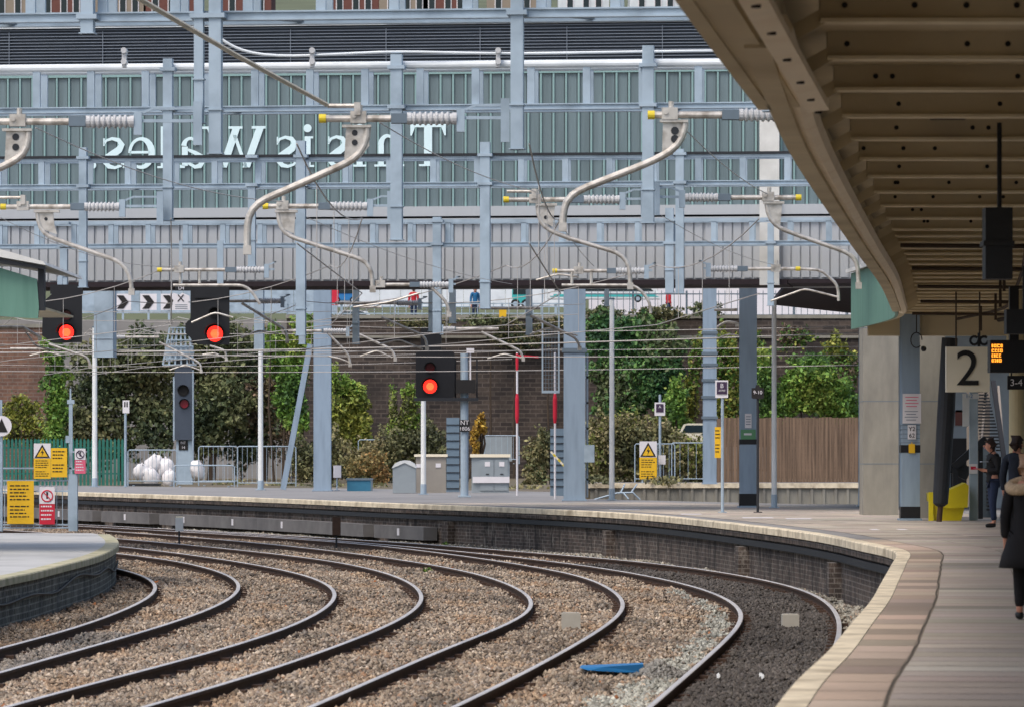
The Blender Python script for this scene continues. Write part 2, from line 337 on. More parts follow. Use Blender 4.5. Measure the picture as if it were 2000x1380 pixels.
# flagstones laid in rows
mb = MB(); cols = []
arc = [0]
for a, b in zip(EDGE, EDGE[1:]): arc.append(arc[-1]+(b-a).length)
def pos(s):
    i = min(max(int(np.searchsorted(arc, s))-1, 0), len(EDGE)-2); t = (s-arc[i])/(arc[i+1]-arc[i]); a, b = EDGE[i], EDGE[i+1]
    d = (b-a).normalized(); return a+(b-a)*t, Vector((d.y, -d.x))
S_APEX = next(arc[i] for i, p in enumerate(EDGE) if p.y > 78.5)
rows = [(.215, .665, 1.15, 0)]+[(.70+i*.9, .70+(i+1)*.9-.012, .62 if i % 2 else .75, 1) for i in range(8)]
for ra, rb, ln, kind in rows:
    s = random.random(); 
    while s < 118:
        l = ln*random.uniform(.97, 1.03); q = []
        for ss, rr in ((s, ra), (s+l-(.04 if kind == 0 else .045), ra), (s+l-(.04 if kind == 0 else .045), rb), (s, rb)):
            p, n = pos(ss); q.append((p.x+n.x*rr, p.y+n.y*rr, 0.0))
        if kind == 0 and s > S_APEX: s += l; continue
        mb.add(q, [(0, 1, 2, 3)]); b = random.gauss(1, .10 if kind == 0 else .045)
        base = (.47, .365, .285) if kind == 0 else (.45, .39, .325)
        if random.random() < (.2 if kind == 0 else .06): b *= .68
        if random.random() < .1: b *= 1.18
        cols.append([c*b*random.uniform(.96, 1.04) for c in base]); s += l
o = obj('paving_slabs', mb, 'slab', root, fix=False); setcol(o, cols)
mb = MB(); mb.sweep([(p.x, p.y) for p in EDGE if p.y < 78.5], [(.21, -.003), (7.9, -.003)], closed=False); obj('slab_bedding', mb, 'bedding', root, fix=False)
mb = MB(); pl = offset(EDGE, .682); 
mb.sweep([(p.x+random.uniform(-.012, .012), p.y) for p in pl if p.y < 71], [(-.009, .0005), (.009, .0005)], closed=False); obj('drain_joint', mb, 'joint', root, fix=False)
# platform face: corbel, brick wall, piers
ff = [(p.x, p.y) for p in EDGE]
mb = MB(); mb.sweep(ff, [(.03, -.14), (.10, -.14), (.10, -.26), (.03, -.26)]); mb.sweep(ff, [(.12, -.26), (.3, -.26), (.3, -1.25), (.12, -1.25)]); obj('platform_wall', mb, 'pwall', root)
mb = MB(); mb.sweep(ff, [(.02, -.30), (.12, -.30), (.12, -.42), (.02, -.42)]); obj('cable_duct', mb, 'char', root)
for px, D0 in ((1630, None), (1448, None), (1187, None), (885, None)):
    best = min(EDGE, key=lambda p: abs((p.x/p.y*F+1000)-px)+(0 if p.y > 78 else 999)); i = EDGE.index(best)
    d = (EDGE[i+1]-EDGE[i-1]).normalized(); n = Vector((-d.y, d.x)); c = best+n*.0
    mb = MB(); a = c-d*.22; b = c+d*.22
    mb.sheet([(a.x-n.x*.13, a.y-n.y*.13), (a.x+n.x*.1, a.y+n.y*.1), (b.x+n.x*.1, b.y+n.y*.1), (b.x-n.x*.13, b.y-n.y*.13)], -1.2, -.45)
    obj('wall_pier', mb, 'pwall', root)
# long trough along the foot of the far face, in lengths
def along(px): 
    return min([p for p in EDGE if p.y > 82], key=lambda p: abs((p.x/p.y*F+1000)-px))
k = 0
for a, b in ((-60, 70), (75, 205), (210, 318), (322, 420), (424, 520), (524, 615), (622, 742), (752, 842)):
    pa, pb = along(a), along(b); d = (pb-pa).normalized(); n = Vector((d.y, -d.x)); n = n if n.y < 0 else -n
    z0, z1 = -.98, -.62; mb = MB(); u = pa+n*.35; v = pb+n*.35
    mb.sheet([(u.x, u.y), (u.x-n.x*.4, u.y-n.y*.4), (v.x-n.x*.4, v.y-n.y*.4), (v.x, v.y)], z0, z1)
    o = tag(obj('cable_trough', mb, 'trough', loc=(u.x, u.y, z0)), 'grey trough along the far platform foot, %s' % ['leftmost, cut by the frame', 'first right of the grey sign post', 'second right of the grey sign post', 'beside the white marker stake', 'right of the white marker stake', 'left of the brown marker stake', 'right of the brown marker stake', 'rightmost'][k], 'cable trough', 'cable troughs below the far platform')
    c = (u+v)/2+n*.004; pl2 = MB(); pl2.bar((c.x-d.x*.09, c.y-d.y*.09, -.78), (c.x+d.x*.09, c.y+d.y*.09, -.78), .012, .2); obj('white_plate', pl2, 'sign_white', o); k += 1
# white paint marks on the surface
mb = MB()
for px, py, w in ((1480, 1010, 60), (1220, 994, 60), (1350, 1003, 40), (1708, 1033, 16), (1762, 1033, 18), (1560, 1012, 50)):
    c = G(px, py); hw = w*c.y/F/2; mb.add([(c.x-hw, c.y-.5, .002), (c.x+hw, c.y-.5, .002), (c.x+hw, c.y+.5, .002), (c.x-hw, c.y+.5, .002)], [(0, 1, 2, 3)])
tag(obj('platform_marking', mb, 'sign_white', fix=False), kind='structure')

# ---- left platform end
root = thing('platform', 'low tapering end of the left platform with mossy coping', 'platform', (-9, 70, LZ)); root['kind'] = 'structure'
le = [(p.x, p.y) for p in LEDGE]
mb = MB(); mb.sheet([(p.x-.2, p.y) for p in LEDGE]+[(-9.5, 104), (-40, 106), (-40, 35)], LZ-.25, LZ-.005); obj('platform_surface', mb, 'asphalt_light', root)
mb = MB(); mb.sweep(le, [(0, LZ-.02), (-.015, LZ), (-.28, LZ), (-.28, LZ-.12), (0, LZ-.12)]); M['coping_moss'] = mat('mossy_coping', 'b4ad92', .85, 0, .2, 5., dirt='6d7350', damt=.7, dscale=2.5); obj('coping', mb, 'coping_moss', root)
mb = MB(); mb.sweep(le, [(-.06, LZ-.12), (-.3, LZ-.12), (-.3, -1.25), (-.06, -1.25)]); obj('platform_wall', mb, 'pwall_blue', root)
mb = MB(); cpts = []
for i, p in enumerate(LEDGE):
    if 58 < p.y < 92: cpts.append((p.x-.02, p.y, LZ-.34+.05*math.sin(p.y*.9)-.06*math.sin(p.y*.37)))
mb.tube(cpts, .022, 6); tag(obj('cable', mb, 'black'), 'black cable sagging along the left platform wall', 'cable')
# ---- bay platform across the hidden tracks
root = thing('platform', 'straight far platform with cream coping in front of the brown wooden fence', 'platform', (12, 201, 0)); root['kind'] = 'structure'
mb = MB(); mb.box(3.4, 40, 200.3, 206, -.25, -.002); obj('platform_surface', mb, 'asphalt', root)
mb = MB(); mb.box(3.3, 40, 200, 200.3, -.2, .015); obj('coping', mb, 'coping', root)
mb = MB(); mb.box(3.4, 40, 200.12, 200.4, -1.2, -.2)
for i in range(70): mb.box(3.6+i*.52, 3.72+i*.52, 200.05, 200.13, -1.15, -.2)
obj('platform_wall', mb, 'concrete', root)

# ---- tracks
RPROF = [(-.035, -.006), (-.028, 0), (.028, 0), (.035, -.006), (.035, -.04), (.01, -.05), (.01, -.125), (.07, -.14), (.07, -.155), (-.07, -.155), (-.07, -.14), (-.01, -.125), (-.01, -.05), (-.035, -.04)]
LBL = {'1': 'railway track nearest the right-hand platform edge, on black ballast', '2': 'second railway track from the right-hand platform edge', '3': 'third railway track from the right-hand platform edge', '4': 'railway track hugging the left platform end'}
for t in '1234':
    root = thing('railway_track', LBL[t], 'railway track', (RP[t+'i'][10].x, RP[t+'i'][10].y, TRK), 'curving railway tracks')
    for s in 'io':
        mb = MB(); path = [(p.x, p.y) for p in RP[t+s]]
        if t == '1' and s == 'o': path = [p for p in path if p[1] < 152]
        mb.sweep(path, [(l, TRK+z) for l, z in RPROF])
        n = len(RPROF)
        for i in range((len(path)-1)*n):
            if i % n in (0, 1, 2): mb.m[i] = 1
        # rail chairs along the foot
        for i in range(2, len(path)-1):
            if path[i][1] < 110:
                a = Vector(path[i]); d = (Vector(path[i+1])-a).normalized(); nr = Vector((d.y, -d.x))
                for sg in (-1, 1):
                    c = a+nr*sg*.1; mb.bar((c.x-d.x*.07, c.y-d.y*.07, TRK-.125), (c.x+d.x*.07, c.y+d.y*.07, TRK-.125), .12, .05)
        obj('rail', mb, ['rail', 'railtop'], root)
# ---- ballast: individual stones
def stones(n):
    u = RNG.random(n)
    D = 40*np.power(150/40, u**1.15)
    lo = np.array([xat(LEDGE, d) if d < 100 else -22 for d in np.linspace(38, 152, 230)]); hi = np.array([xat(EDGE, d) for d in np.linspace(38, 152, 230)])
    gl = np.linspace(38, 152, 230)
    L = np.maximum(np.interp(D, gl, lo), -D*1040/F-.2); H = np.minimum(np.interp(D, gl, hi), D*800/F)
    X = L+(H-L)*RNG.random(n)
    r = (.021+.025*RNG.random(n)**1.5)
    rp = {k: np.interp(D, [p.y for p in RP[k]], [p.x for p in RP[k]]) for k in RP}
    near = np.zeros(n, bool); 
    for k in rp: near |= np.abs(X-rp[k]) < .085
    shoulder = np.full(n, 9.)
    Z = BED-.01+RNG.random(n)*.035+.03*np.sin(X*2.1+D*.31)*np.sin(D*.9)
    Z[near] = TRK-.19
    base = np.array([[.27, .225, .18]])*np.ones((n, 1))
    pal = np.array([[.27, .22, .175], [.33, .285, .235], [.16, .13, .105], [.24, .215, .195], [.42, .37, .32], [.09, .075, .065], [.25, .17, .12]])
    base = pal[RNG.choice(len(pal), n, p=[.3, .2, .2, .12, .06, .08, .04])]
    in1 = (X > rp['1i']+.02) & (D < 105)
    dark = np.array([.055, .053, .054]); q = in1 & (X < rp['1o']-.0)
    base[q] = base[q]*.06+dark*(.6+.8*RNG.random((q.sum(), 1)))
    grey = np.array([.23, .245, .235])
    wd = np.interp(D, [40, 47, 52, 60, 70, 84], [.95, .85, .6, .5, .45, .3])+.1*np.sin(D*2.1)+.1*RNG.random(n); q = (X < rp['1i']-.16*(1+.6*np.sin(D*1.7))) & (X > rp['1i']-wd) & (D < 86) & (RNG.random(n) < .9); base[q] = base[q]*.06+grey*1.3*(.5+.8*RNG.random((q.sum(), 1)))
    st_ = np.sin(X*2.7+D*.53)*np.sin(D*.41-X*1.1); q = (st_ > .62) & (X < rp['1i']-.6); base[q] *= np.array([1.04, .95, .86]); q = (st_ < -.68) & (X < rp['1i']-.6); base[q] *= np.array([.66, .68, .70])
    q = (X > rp['1o']) & (RNG.random(n) < .85); base[q] = base[q]*.3+grey*.85*(.5+.8*RNG.random((q.sum(), 1)))
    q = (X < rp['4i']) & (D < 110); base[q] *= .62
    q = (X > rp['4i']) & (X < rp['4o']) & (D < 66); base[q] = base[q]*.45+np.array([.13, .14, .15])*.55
    q = (RNG.random(n) < .0016) & ~in1; base[q] = np.array([.26, .11, .05])
    f = .5+.5*np.sin(X*1.3+.7*np.sin(D*.23))*np.sin(D*.17+X*.6); base *= (.86+.24*f)[:, None]
    base *= (.7+.6*RNG.random((n, 1)))*np.array([[1.10, 1.03, .93]])
    oc = np.array([[1, 0, 0], [-1, 0, 0], [0, 1, 0], [0, -1, 0], [0, 0, .8], [0, 0, -.7]], float)
    V = oc[None]*(r[:, None, None]*(.65+.7*RNG.random((n, 6, 1))))+RNG.normal(0, .25, (n, 6, 3))*r[:, None, None]
    a = RNG.random(n)*6.28; ca, sa = np.cos(a)[:, None], np.sin(a)[:, None]
    x = V[:, :, 0]*ca-V[:, :, 1]*sa; y = V[:, :, 0]*sa+V[:, :, 1]*ca
    V = np.stack([x+X[:, None], y+D[:, None], V[:, :, 2]+Z[:, None]], 2).reshape(-1, 3)
    tri = np.array([[0, 2, 4], [2, 1, 4], [1, 3, 4], [3, 0, 4], [2, 0, 5], [1, 2, 5], [3, 1, 5], [0, 3, 5]])
    Fc = (tri[None]+6*np.arange(n)[:, None, None]).reshape(-1, 3)
    return V, Fc, np.repeat(base, 8, axis=0)
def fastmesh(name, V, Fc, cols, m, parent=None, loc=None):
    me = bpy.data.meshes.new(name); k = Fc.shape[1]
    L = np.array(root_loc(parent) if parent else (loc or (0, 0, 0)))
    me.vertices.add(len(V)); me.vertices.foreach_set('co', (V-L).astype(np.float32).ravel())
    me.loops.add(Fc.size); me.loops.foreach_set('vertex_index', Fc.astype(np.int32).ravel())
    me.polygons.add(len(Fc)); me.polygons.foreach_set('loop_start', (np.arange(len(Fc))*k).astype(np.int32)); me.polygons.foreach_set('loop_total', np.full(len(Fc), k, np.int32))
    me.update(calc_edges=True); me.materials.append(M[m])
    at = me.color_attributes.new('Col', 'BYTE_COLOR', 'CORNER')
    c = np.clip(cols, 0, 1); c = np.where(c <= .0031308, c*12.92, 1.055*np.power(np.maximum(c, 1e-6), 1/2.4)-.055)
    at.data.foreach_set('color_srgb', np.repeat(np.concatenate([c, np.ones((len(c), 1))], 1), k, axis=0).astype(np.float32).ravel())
    o = bpy.data.objects.new(name, me); COL.objects.link(o)
    if parent: o.parent = parent
    else: o.location = tuple(L); LOC[o] = Vector(tuple(L))
    return o
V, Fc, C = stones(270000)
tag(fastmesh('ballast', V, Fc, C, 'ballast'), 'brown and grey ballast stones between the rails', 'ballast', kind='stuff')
# ================================================================== overhead line equipment
def bend(px, D, k=3):
    q = [P(x, y, D) for x, y in px]; r = [q[0]]
    for a, b in zip(q, q[1:]):
        n = max(1, int((b-a).length/.09)); r += [a+(b-a)*(i/n) for i in range(1, n+1)]
    for _ in range(k): r = [r[0]]+[(r[i-1]+2*r[i]+r[i+1])/4 for i in range(1, len(r)-1)]+[r[-1]]
    return r
ORD = ['leftmost', 'second from left', 'third from left', 'fourth from left', 'fifth from left', 'sixth from left', 'rightmost']
def gantry(D, ybot, x0, x1, drops, v0, label, masts=(), hh=.65, sp=.93, chord=.10, tube_top=False, name='gantry', yaw=-6., thin=False, legs=()):
    a = P(x0, ybot, D); b = P(x1, ybot, D); c0 = P(700, ybot, D); root = thing(name, label, 'gantry', c0, 'overhead line gantries'); root.rotation_euler.z = math.radians(yaw)
    for k, (dy, nm) in enumerate(((0, 'front_frame'), (.62, 'back_frame'))):
        mb = MB(); y0 = D+dy
        mb.box(a.x, b.x, y0, y0+.1, a.z, a.z+chord); mb.box(a.x, b.x, y0-.03, y0, a.z, a.z+.02); mb.box(a.x, b.x, y0-.03, y0, a.z+chord-.02, a.z+chord)
        if tube_top:
            m2 = MB(); m2.tube([(a.x, y0+.05, a.z+hh), (b.x, y0+.05, a.z+hh)], .068, 12); obj('top_tube', m2, 'trim_white', root)
        elif thin: m2 = MB(); m2.box(a.x, b.x, y0, y0+.06, a.z+hh-.05, a.z+hh); m2.box(a.x, b.x, y0-.03, y0, a.z+hh-.05, a.z+hh-.03); obj('top_rail', m2, 'char', root); mb.box(a.x, b.x, y0+.01, y0+.06, a.z+hh-.12, a.z+hh-.055)
        else: mb.box(a.x, b.x, y0, y0+.1, a.z+hh-chord*.8, a.z+hh)
        i = 0; x = P(v0, ybot, D).x
        while x > a.x: x -= sp
        x += sp
        while x < b.x:
            mb.box(x-.062, x+.062, y0+.015, y0+.085, a.z+chord, a.z+hh-chord*.8 if not tube_top else a.z+hh-.04); x += sp
        obj(nm, mb, 'steel', root)
    x = a.x+.4
    while x < b.x: mb = MB(); mb.bar((x, D+.1, a.z+.05), (x+.5, D+.62, a.z+.05), .06, .05); obj('plan_brace', mb, 'steel_dark', root); x += 3.72
    for lx in legs:
        mb = MB(); p = P(lx, ybot, D); mb.box(p.x-.2, p.x+.2, D+.12, D+.16, -.4, a.z+hh); mb.box(p.x-.2, p.x+.2, D+.5, D+.54, -.4, a.z+hh); mb.box(p.x-.02, p.x+.02, D+.16, D+.5, -.4, a.z+hh); obj('leg', mb, 'steel_mast', root)
    for (xa, xb, ya, yb) in drops:
        mb = MB(); c = (xa+xb)/2; p = P(c, ya, D-.12); q = P(c, yb, D-.12); w = (xb-xa)*(D-.12)/F
        mb.box(p.x-w/2, p.x+w/2, D-.12-w/2, D-.12+w/2, q.z, p.z)
        for z in (a.z+.02, a.z+hh-.08): mb.box(p.x-w/2-.05, p.x+w/2+.05, D-.12-w/2-.03, D-.12+w/2+.03, z, z+.06)
        mb.box(p.x-w/2-.02, p.x+w/2+.02, D-.12-w/2-.02, D-.12+w/2+.02, q.z, q.z+.015)
        mb.box(p.x-w/2-.015, p.x+w/2+.015, D-.12-w/2-.02, D-.12+w/2+.02, q.z+.55, q.z+.57)
        obj('drop_tube', mb, 'steel', root)
    return root
gantry(58, 38, -720, 2480, [(1494, 1518, -60, 225), (153, 178, -60, 62), (378, 396, -60, 240), (408, 432, -60, 300), (1002, 1026, -60, 295)], 48, 'nearest steel gantry crossing the top edge of the picture', chord=.12, legs=(-690, 2440))
g2 = gantry(77, 217, -520, 2330, [(766, 788, 108, 470), (1258, 1280, 95, 440), (316, 334, 112, 430)], 60, 'second nearest steel gantry, with a white tube as its top rail', tube_top=True, hh=.76, legs=(-490, 2300))
gantry(97, 366, -520, 1790, [(148, 163, 285, 560), (579, 597, 275, 655), (941, 960, 280, 604), (1322, 1338, 296, 576), (484, 498, 360, 520)], 70, 'third nearest steel gantry, crossing in front of the white lettering', hh=.70, thin=True, legs=(-490,))
g4 = gantry(113, 482, -420, 1740, [(848, 864, 425, 652), (1302, 1318, 410, 575), (110, 124, 484, 582), (1500, 1512, 440, 600)], 61, 'fourth nearest steel gantry, against the ribbed footbridge cladding', hh=.66, legs=(-390,))
# grey marker boxes on the second gantry and the cable clipped on its top tube
mb = MB(); cab = [P(430, 75, 76.8), P(455, 92, 76.8), P(490, 104, 76.8), P(540, 110, 76.8), P(610, 109, 76.8), P(700, 104, 76.8), P(780, 101, 76.8), P(900, 104, 76.8), P(1000, 105, 76.8), P(1150, 103, 76.8), P(1280, 101, 76.8), P(1450, 99, 76.8), P(1700, 99, 76.8), P(1900, 99, 76.8)]
mb.tube(smooth_path(cab, .3, 2), .024, 8); o = tag(obj('feeder_cable', mb, 'trim_white'), 'pale cable running just above the white tube of the second gantry', 'cable')
for x in (243, 610, 973):
    mb = MB(); a = P(x, 100, 76.7); b = P(x, 132, 76.7); mb.box(a.x-.035, a.x+.035, 76.6, 76.8, b.z, a.z); mb.tube([(a.x, 76.55, a.z), (a.x, 76.85, a.z)], .05, 10); mb.tube([(a.x, 76.55, (a.z+b.z)/2-.05), (a.x, 76.85, (a.z+b.z)/2-.05)], .05, 10)
    obj('cable_clip', mb, 'porcelain', o)

CANT = []
def cantilever(row, k, D, tube, ins, cap=None, brk=None, plate=None, holes=(), arm=None, steady=None, upr=(), lower=None, clamp=None, toptube=None, R=.046, label=None, platemat='alu'):
    y = tube[2]; c = P((tube[0]+tube[1])/2, y, D)
    root = thing('cantilever', label, 'cantilever', c, 'overhead line cantilevers')
    mb = MB(); mb.tube([P(tube[0], y, D), P(tube[1], y, D)], R*.9, 12)
    if clamp:
        p = P(clamp, y, D); mb.box(p.x-.1, p.x+.1, D-.07, D+.07, p.z-.06, p.z+.09); mb.tube([(p.x+.02, D, p.z+.05), (p.x+.02, D, p.z+.17)], .035, 8); mb.tube([(p.x-.05, D-.09, p.z+.03), (p.x-.05, D+.09, p.z+.03)], .03, 8)
    for x in upr: mb.tube([P(x, y, D), P(x, y+27*97/D, D)], R*.75, 8)
    if lower: mb.tube(bend(lower, D, 2), R*.8, 10)
    if toptube: mb.tube([P(toptube[0], toptube[2], D-.05), P(toptube[1], toptube[2], D-.05)], R*.55, 8); p = P(toptube[1], toptube[2], D-.05); mb.box(p.x-.04, p.x+.04, D-.1, D, p.z-.12, p.z+.04)
    obj('tube', mb, 'alu', root, smooth=False)
    if ins:
        a, b = P(ins[0], y, D), P(ins[1], y, D); n = 9; pts = []; rs = []
        for i in range(n*4+1):
            t = i/(n*4); pts.append(a+(b-a)*t); rs.append(R*(1.75 if i % 4 in (1, 2) else 1.3) if 3 < i < n*4-3 else R*1.55)
        mb = MB(); mb.tube(pts, rs, 14); o = obj('insulator', mb, 'porcelain', root)
        near = ins[0] if abs(ins[0]-tube[1]) < abs(ins[1]-tube[0]) else ins[1]; far = ins[1] if near == ins[0] else ins[0]
        te = tube[1] if near == ins[0] else tube[0]
        mb = MB(); mb.tube([P(te, y, D), P(near, y, D)], R*1.35, 12); mb.box(P(te, y, D).x, P(near, y, D).x, D-R*1.6, D+R*1.6, P(0, y, D).z-R*1.2, P(0, y, D).z+R*1.2); obj('ferrule', mb, 'steel_dark', root)
        s = 1 if far > near else -1; w = (brk or 22)
        mb = MB(); p = P(far, y, D); q = P(far+s*w, y, D); mb.box(p.x, p.x+s*.1, D-.05, D+.05, p.z-.17, p.z+.12); mb.box(p.x+s*.08, q.x, D-.02, D+.02, p.z-.01, p.z+.03); mb.bar((p.x+s*.08, D, p.z+.1), (p.x+s*.25, D, p.z+.17), .03, .03); mb.bar((p.x+s*.25, D, p.z+.165), (q.x, D, p.z+.165), .03, .03)
        if w > 40: mb.box(q.x-s*.09, q.x+s*.02, D-.08, D-.02, p.z-.3, p.z+.25)
        obj('wall_bracket' if False else 'mounting_bracket', mb, 'steel', root)
    if cap:
        x = tube[0] if cap == 'L' else tube[1]; s = -1 if cap == 'L' else 1; mb = MB(); mb.tube([P(x-s*8*77/D, y, D), P(x+s*3, y, D)], R*1.12, 12); obj('end_cap', mb, 'yellow_cap', root)
    if plate:
        mb = MB(); mb.pprism(plate, D-.02, .04); xs = [p[0] for p in plate]; t = min(p[1] for p in plate); mb.pbox(min(xs)-4, max(xs)+4, t-5, t, D-.06, .12)
        o = obj('bracket_plate', mb, platemat, root)
        if holes:
            mb = MB()
            for hx, hy, hr in holes:
                p = P(hx, hy, D); mb.tube([(p.x, D-.028, p.z), (p.x, D-.019, p.z)], hr*D/F, 10)
            obj('plate_hole', mb, 'char', o)
    if arm: mb = MB(); mb.tube(bend(arm, D, 3), R*.95 if D < 70 else R*.8, 12); p = P(*arm[-1], D); mb.box(p.x-.05, p.x+.05, D-.05, D+.05, p.z-.08, p.z+.03); obj('registration_arm', mb, 'alu', root, smooth=False)
    if steady: mb = MB(); mb.tube(bend([s for s in steady], D, 1), R*.5, 8); obj('steady_arm', mb, 'alu', root)
    CANT.append(root); return root
R1 = ' of three big arms under the nearest gantry'
cantilever(1, 0, 58, (-70, 135, 238), (168, 262), brk=130, plate=[(12, 256), (58, 256), (58, 288), (40, 310), (8, 328), (10, 300)], holes=[(31, 268, 7), (31, 288, 7)], arm=[(56, 258), (56, 290), (38, 312), (0, 328), (-60, 352), (-160, 392)], clamp=35, label='leftmost'+R1+', cut by the frame', R=.05)
cantilever(1, 1, 58, (626, 764, 232), (795, 892), cap='L', brk=100, plate=[(676, 249), (721, 249), (721, 285), (704, 308), (672, 318)], holes=[(693, 260, 6), (693, 279, 6)], arm=[(718, 250), (718, 285), (702, 307), (650, 331), (560, 371), (505, 394), (485, 408), (483, 440), (483, 485)], clamp=700, toptube=(640, 698, 207), label='middle one'+R1+', yellow tip above the lettering', R=.05)
cantilever(1, 2, 58, (1268, 1410, 225), (1443, 1540), cap='L', brk=36, plate=[(1295, 239), (1340, 239), (1340, 268), (1322, 292), (1293, 300)], holes=[(1318, 256, 8), (1318, 272, 8)], arm=[(1338, 240), (1338, 268), (1322, 290), (1270, 317), (1160, 360), (1115, 378), (1101, 392), (1099, 440)], clamp=1308, label='rightmost'+R1+', partly behind the dark canopy', R=.05)
R2 = ' of four arms under the second gantry'
cantilever(2, 0, 77, (4, 138, 404), (165, 233), cap='L', brk=84, plate=[(70, 415), (104, 415), (106, 440), (112, 458), (78, 446)], holes=[(90, 428, 3.5)], arm=[(73, 416), (74, 447), (86, 459), (130, 475), (235, 511), (252, 521), (256, 540), (257, 567)], clamp=45, toptube=(-30, 45, 386), label='leftmost'+R2)
cantilever(2, 1, 77, (516, 622, 403), (645, 717), cap='L', brk=50, plate=[(541, 415), (577, 415), (574, 456), (550, 446)], arm=[(543, 416), (544, 446), (556, 459), (600, 473), (715, 509), (727, 521), (728, 562)], clamp=552, label='second from left'+R2+', with a tan plate')
cantilever(2, 2, 77, (986, 1115, 390), (1140, 1210), cap='L', brk=52, plate=[(1050, 402), (1084, 402), (1080, 443), (1056, 432)], holes=[(1066, 425, 4)], arm=[(1050, 403), (1050, 433), (1063, 447), (1110, 465), (1215, 496), (1229, 510), (1231, 556)], clamp=1045, toptube=(990, 1043, 374), label='third from left'+R2+', above the thick grey mast')
cantilever(2, 3, 77, (1427, 1562, 386), (1338, 1402), cap='R', brk=60, plate=[(1495, 398), (1528, 398), (1524, 440), (1503, 430)], arm=[(1497, 399), (1499, 430), (1514, 443), (1560, 460), (1660, 495), (1675, 510), (1677, 555)], clamp=1500, label='rightmost'+R2+', yellow tip pointing at the canopy')
R3 = ' of four small arms under the third gantry'
cantilever(3, 0, 97, (310, 440, 527), (462, 516), cap='L', brk=20, upr=(352, 390), lower=[(338, 557), (476, 557), (492, 568), (508, 594)], clamp=350, steady=[(374, 630), (420, 610), (455, 620)], label='leftmost'+R3+', over the second red signal', R=.042)
cantilever(3, 1, 97, (741, 800, 556), (820, 876), cap='L', brk=14, arm=[(843, 562), (876, 593), (877, 612)], clamp=743, steady=[(690, 600), (760, 590), (820, 572)], label='second from left'+R3+', over the third red signal', R=.042)
cantilever(3, 2, 97, (1082, 1185, 529), (1203, 1258), cap='L', brk=16, upr=(1117, 1155), lower=[(1097, 557), (1238, 557), (1253, 568), (1270, 590), (1271, 612)], clamp=1130, steady=[(1047, 547), (1090, 535), (1130, 541)], label='third from left'+R3+', over the thick grey mast', R=.042)
cantilever(3, 3, 97, (1460, 1560, 525), (1388, 1440), cap='R', brk=14, lower=[(1560, 525), (1604, 527), (1637, 557), (1638, 588)], clamp=1515, steady=[(1505, 588), (1572, 564), (1640, 581)], label='rightmost'+R3+', beside the green fascia', R=.042)
R5 = ', one of the far arms'
FAR = [(121, (-40, 45, 639), None, [(45, 639), (78, 658)], [(50, 648), (70, 676), (110, 684)], 'leftmost one in front of red brick'),
 (136, (20, 95, 681), None, [(95, 672), (174, 698), (176, 714)], [(58, 694), (92, 686), (120, 694)], 'arm right below the first red signal'),
 (165, (244, 311, 658), (225, 244), [(311, 668), (392, 709), (393, 724)], [(331, 722), (362, 712), (390, 722)], 'arm on the left of the black-headed signal post'),
 (165, (385, 430, 668), None, [(410, 675), (441, 684), (442, 700)], [(395, 692), (420, 689), (440, 699)], 'short arm below the second red signal'),
 (121, (420, 505, 588), (508, 548), [(472, 592), (560, 645), (561, 664)], [(470, 660), (505, 645), (545, 652)], 'arm right of the second red signal'),
 (136, (563, 628, 646), (632, 676), [(640, 650), (681, 692), (684, 711)], [(640, 695), (665, 700), (684, 708)], 'arm across the top of the strutted mast'),
 (121, (655, 775, 592), (777, 816), [(745, 620), (833, 658), (834, 678)], [(740, 672), (780, 663), (826, 682)], 'arm left of the third red signal'),
 (136, (690, 745, 600), None, [(700, 652), (769, 684), (772, 700)], [(704, 695), (736, 684), (766, 698)], 'lower arm left of the third red signal'),
 (136, (890, 974, 642), (866, 888), [(940, 648), (1019, 686), (1022, 700)], [(952, 700), (985, 690), (1018, 699)], 'arm right of the third red signal'),
 (121, (940, 1055, 602), None, [(1036, 616), (1129, 662), (1132, 678)], [(1035, 653), (1070, 640), (1128, 655)], 'arm touching the thick grey mast'),
 (121, (1395, 1440, 605), None, [(1400, 640), (1418, 626), (1440, 632)], [(1404, 660), (1424, 652), (1442, 656)], 'arm left of the mast with the green notice')]
for D, t, i, arm, st, l in FAR:
    cantilever(5, 0, D, t, i, arm=arm, steady=st, R=.045, brk=10, label=l+R5)

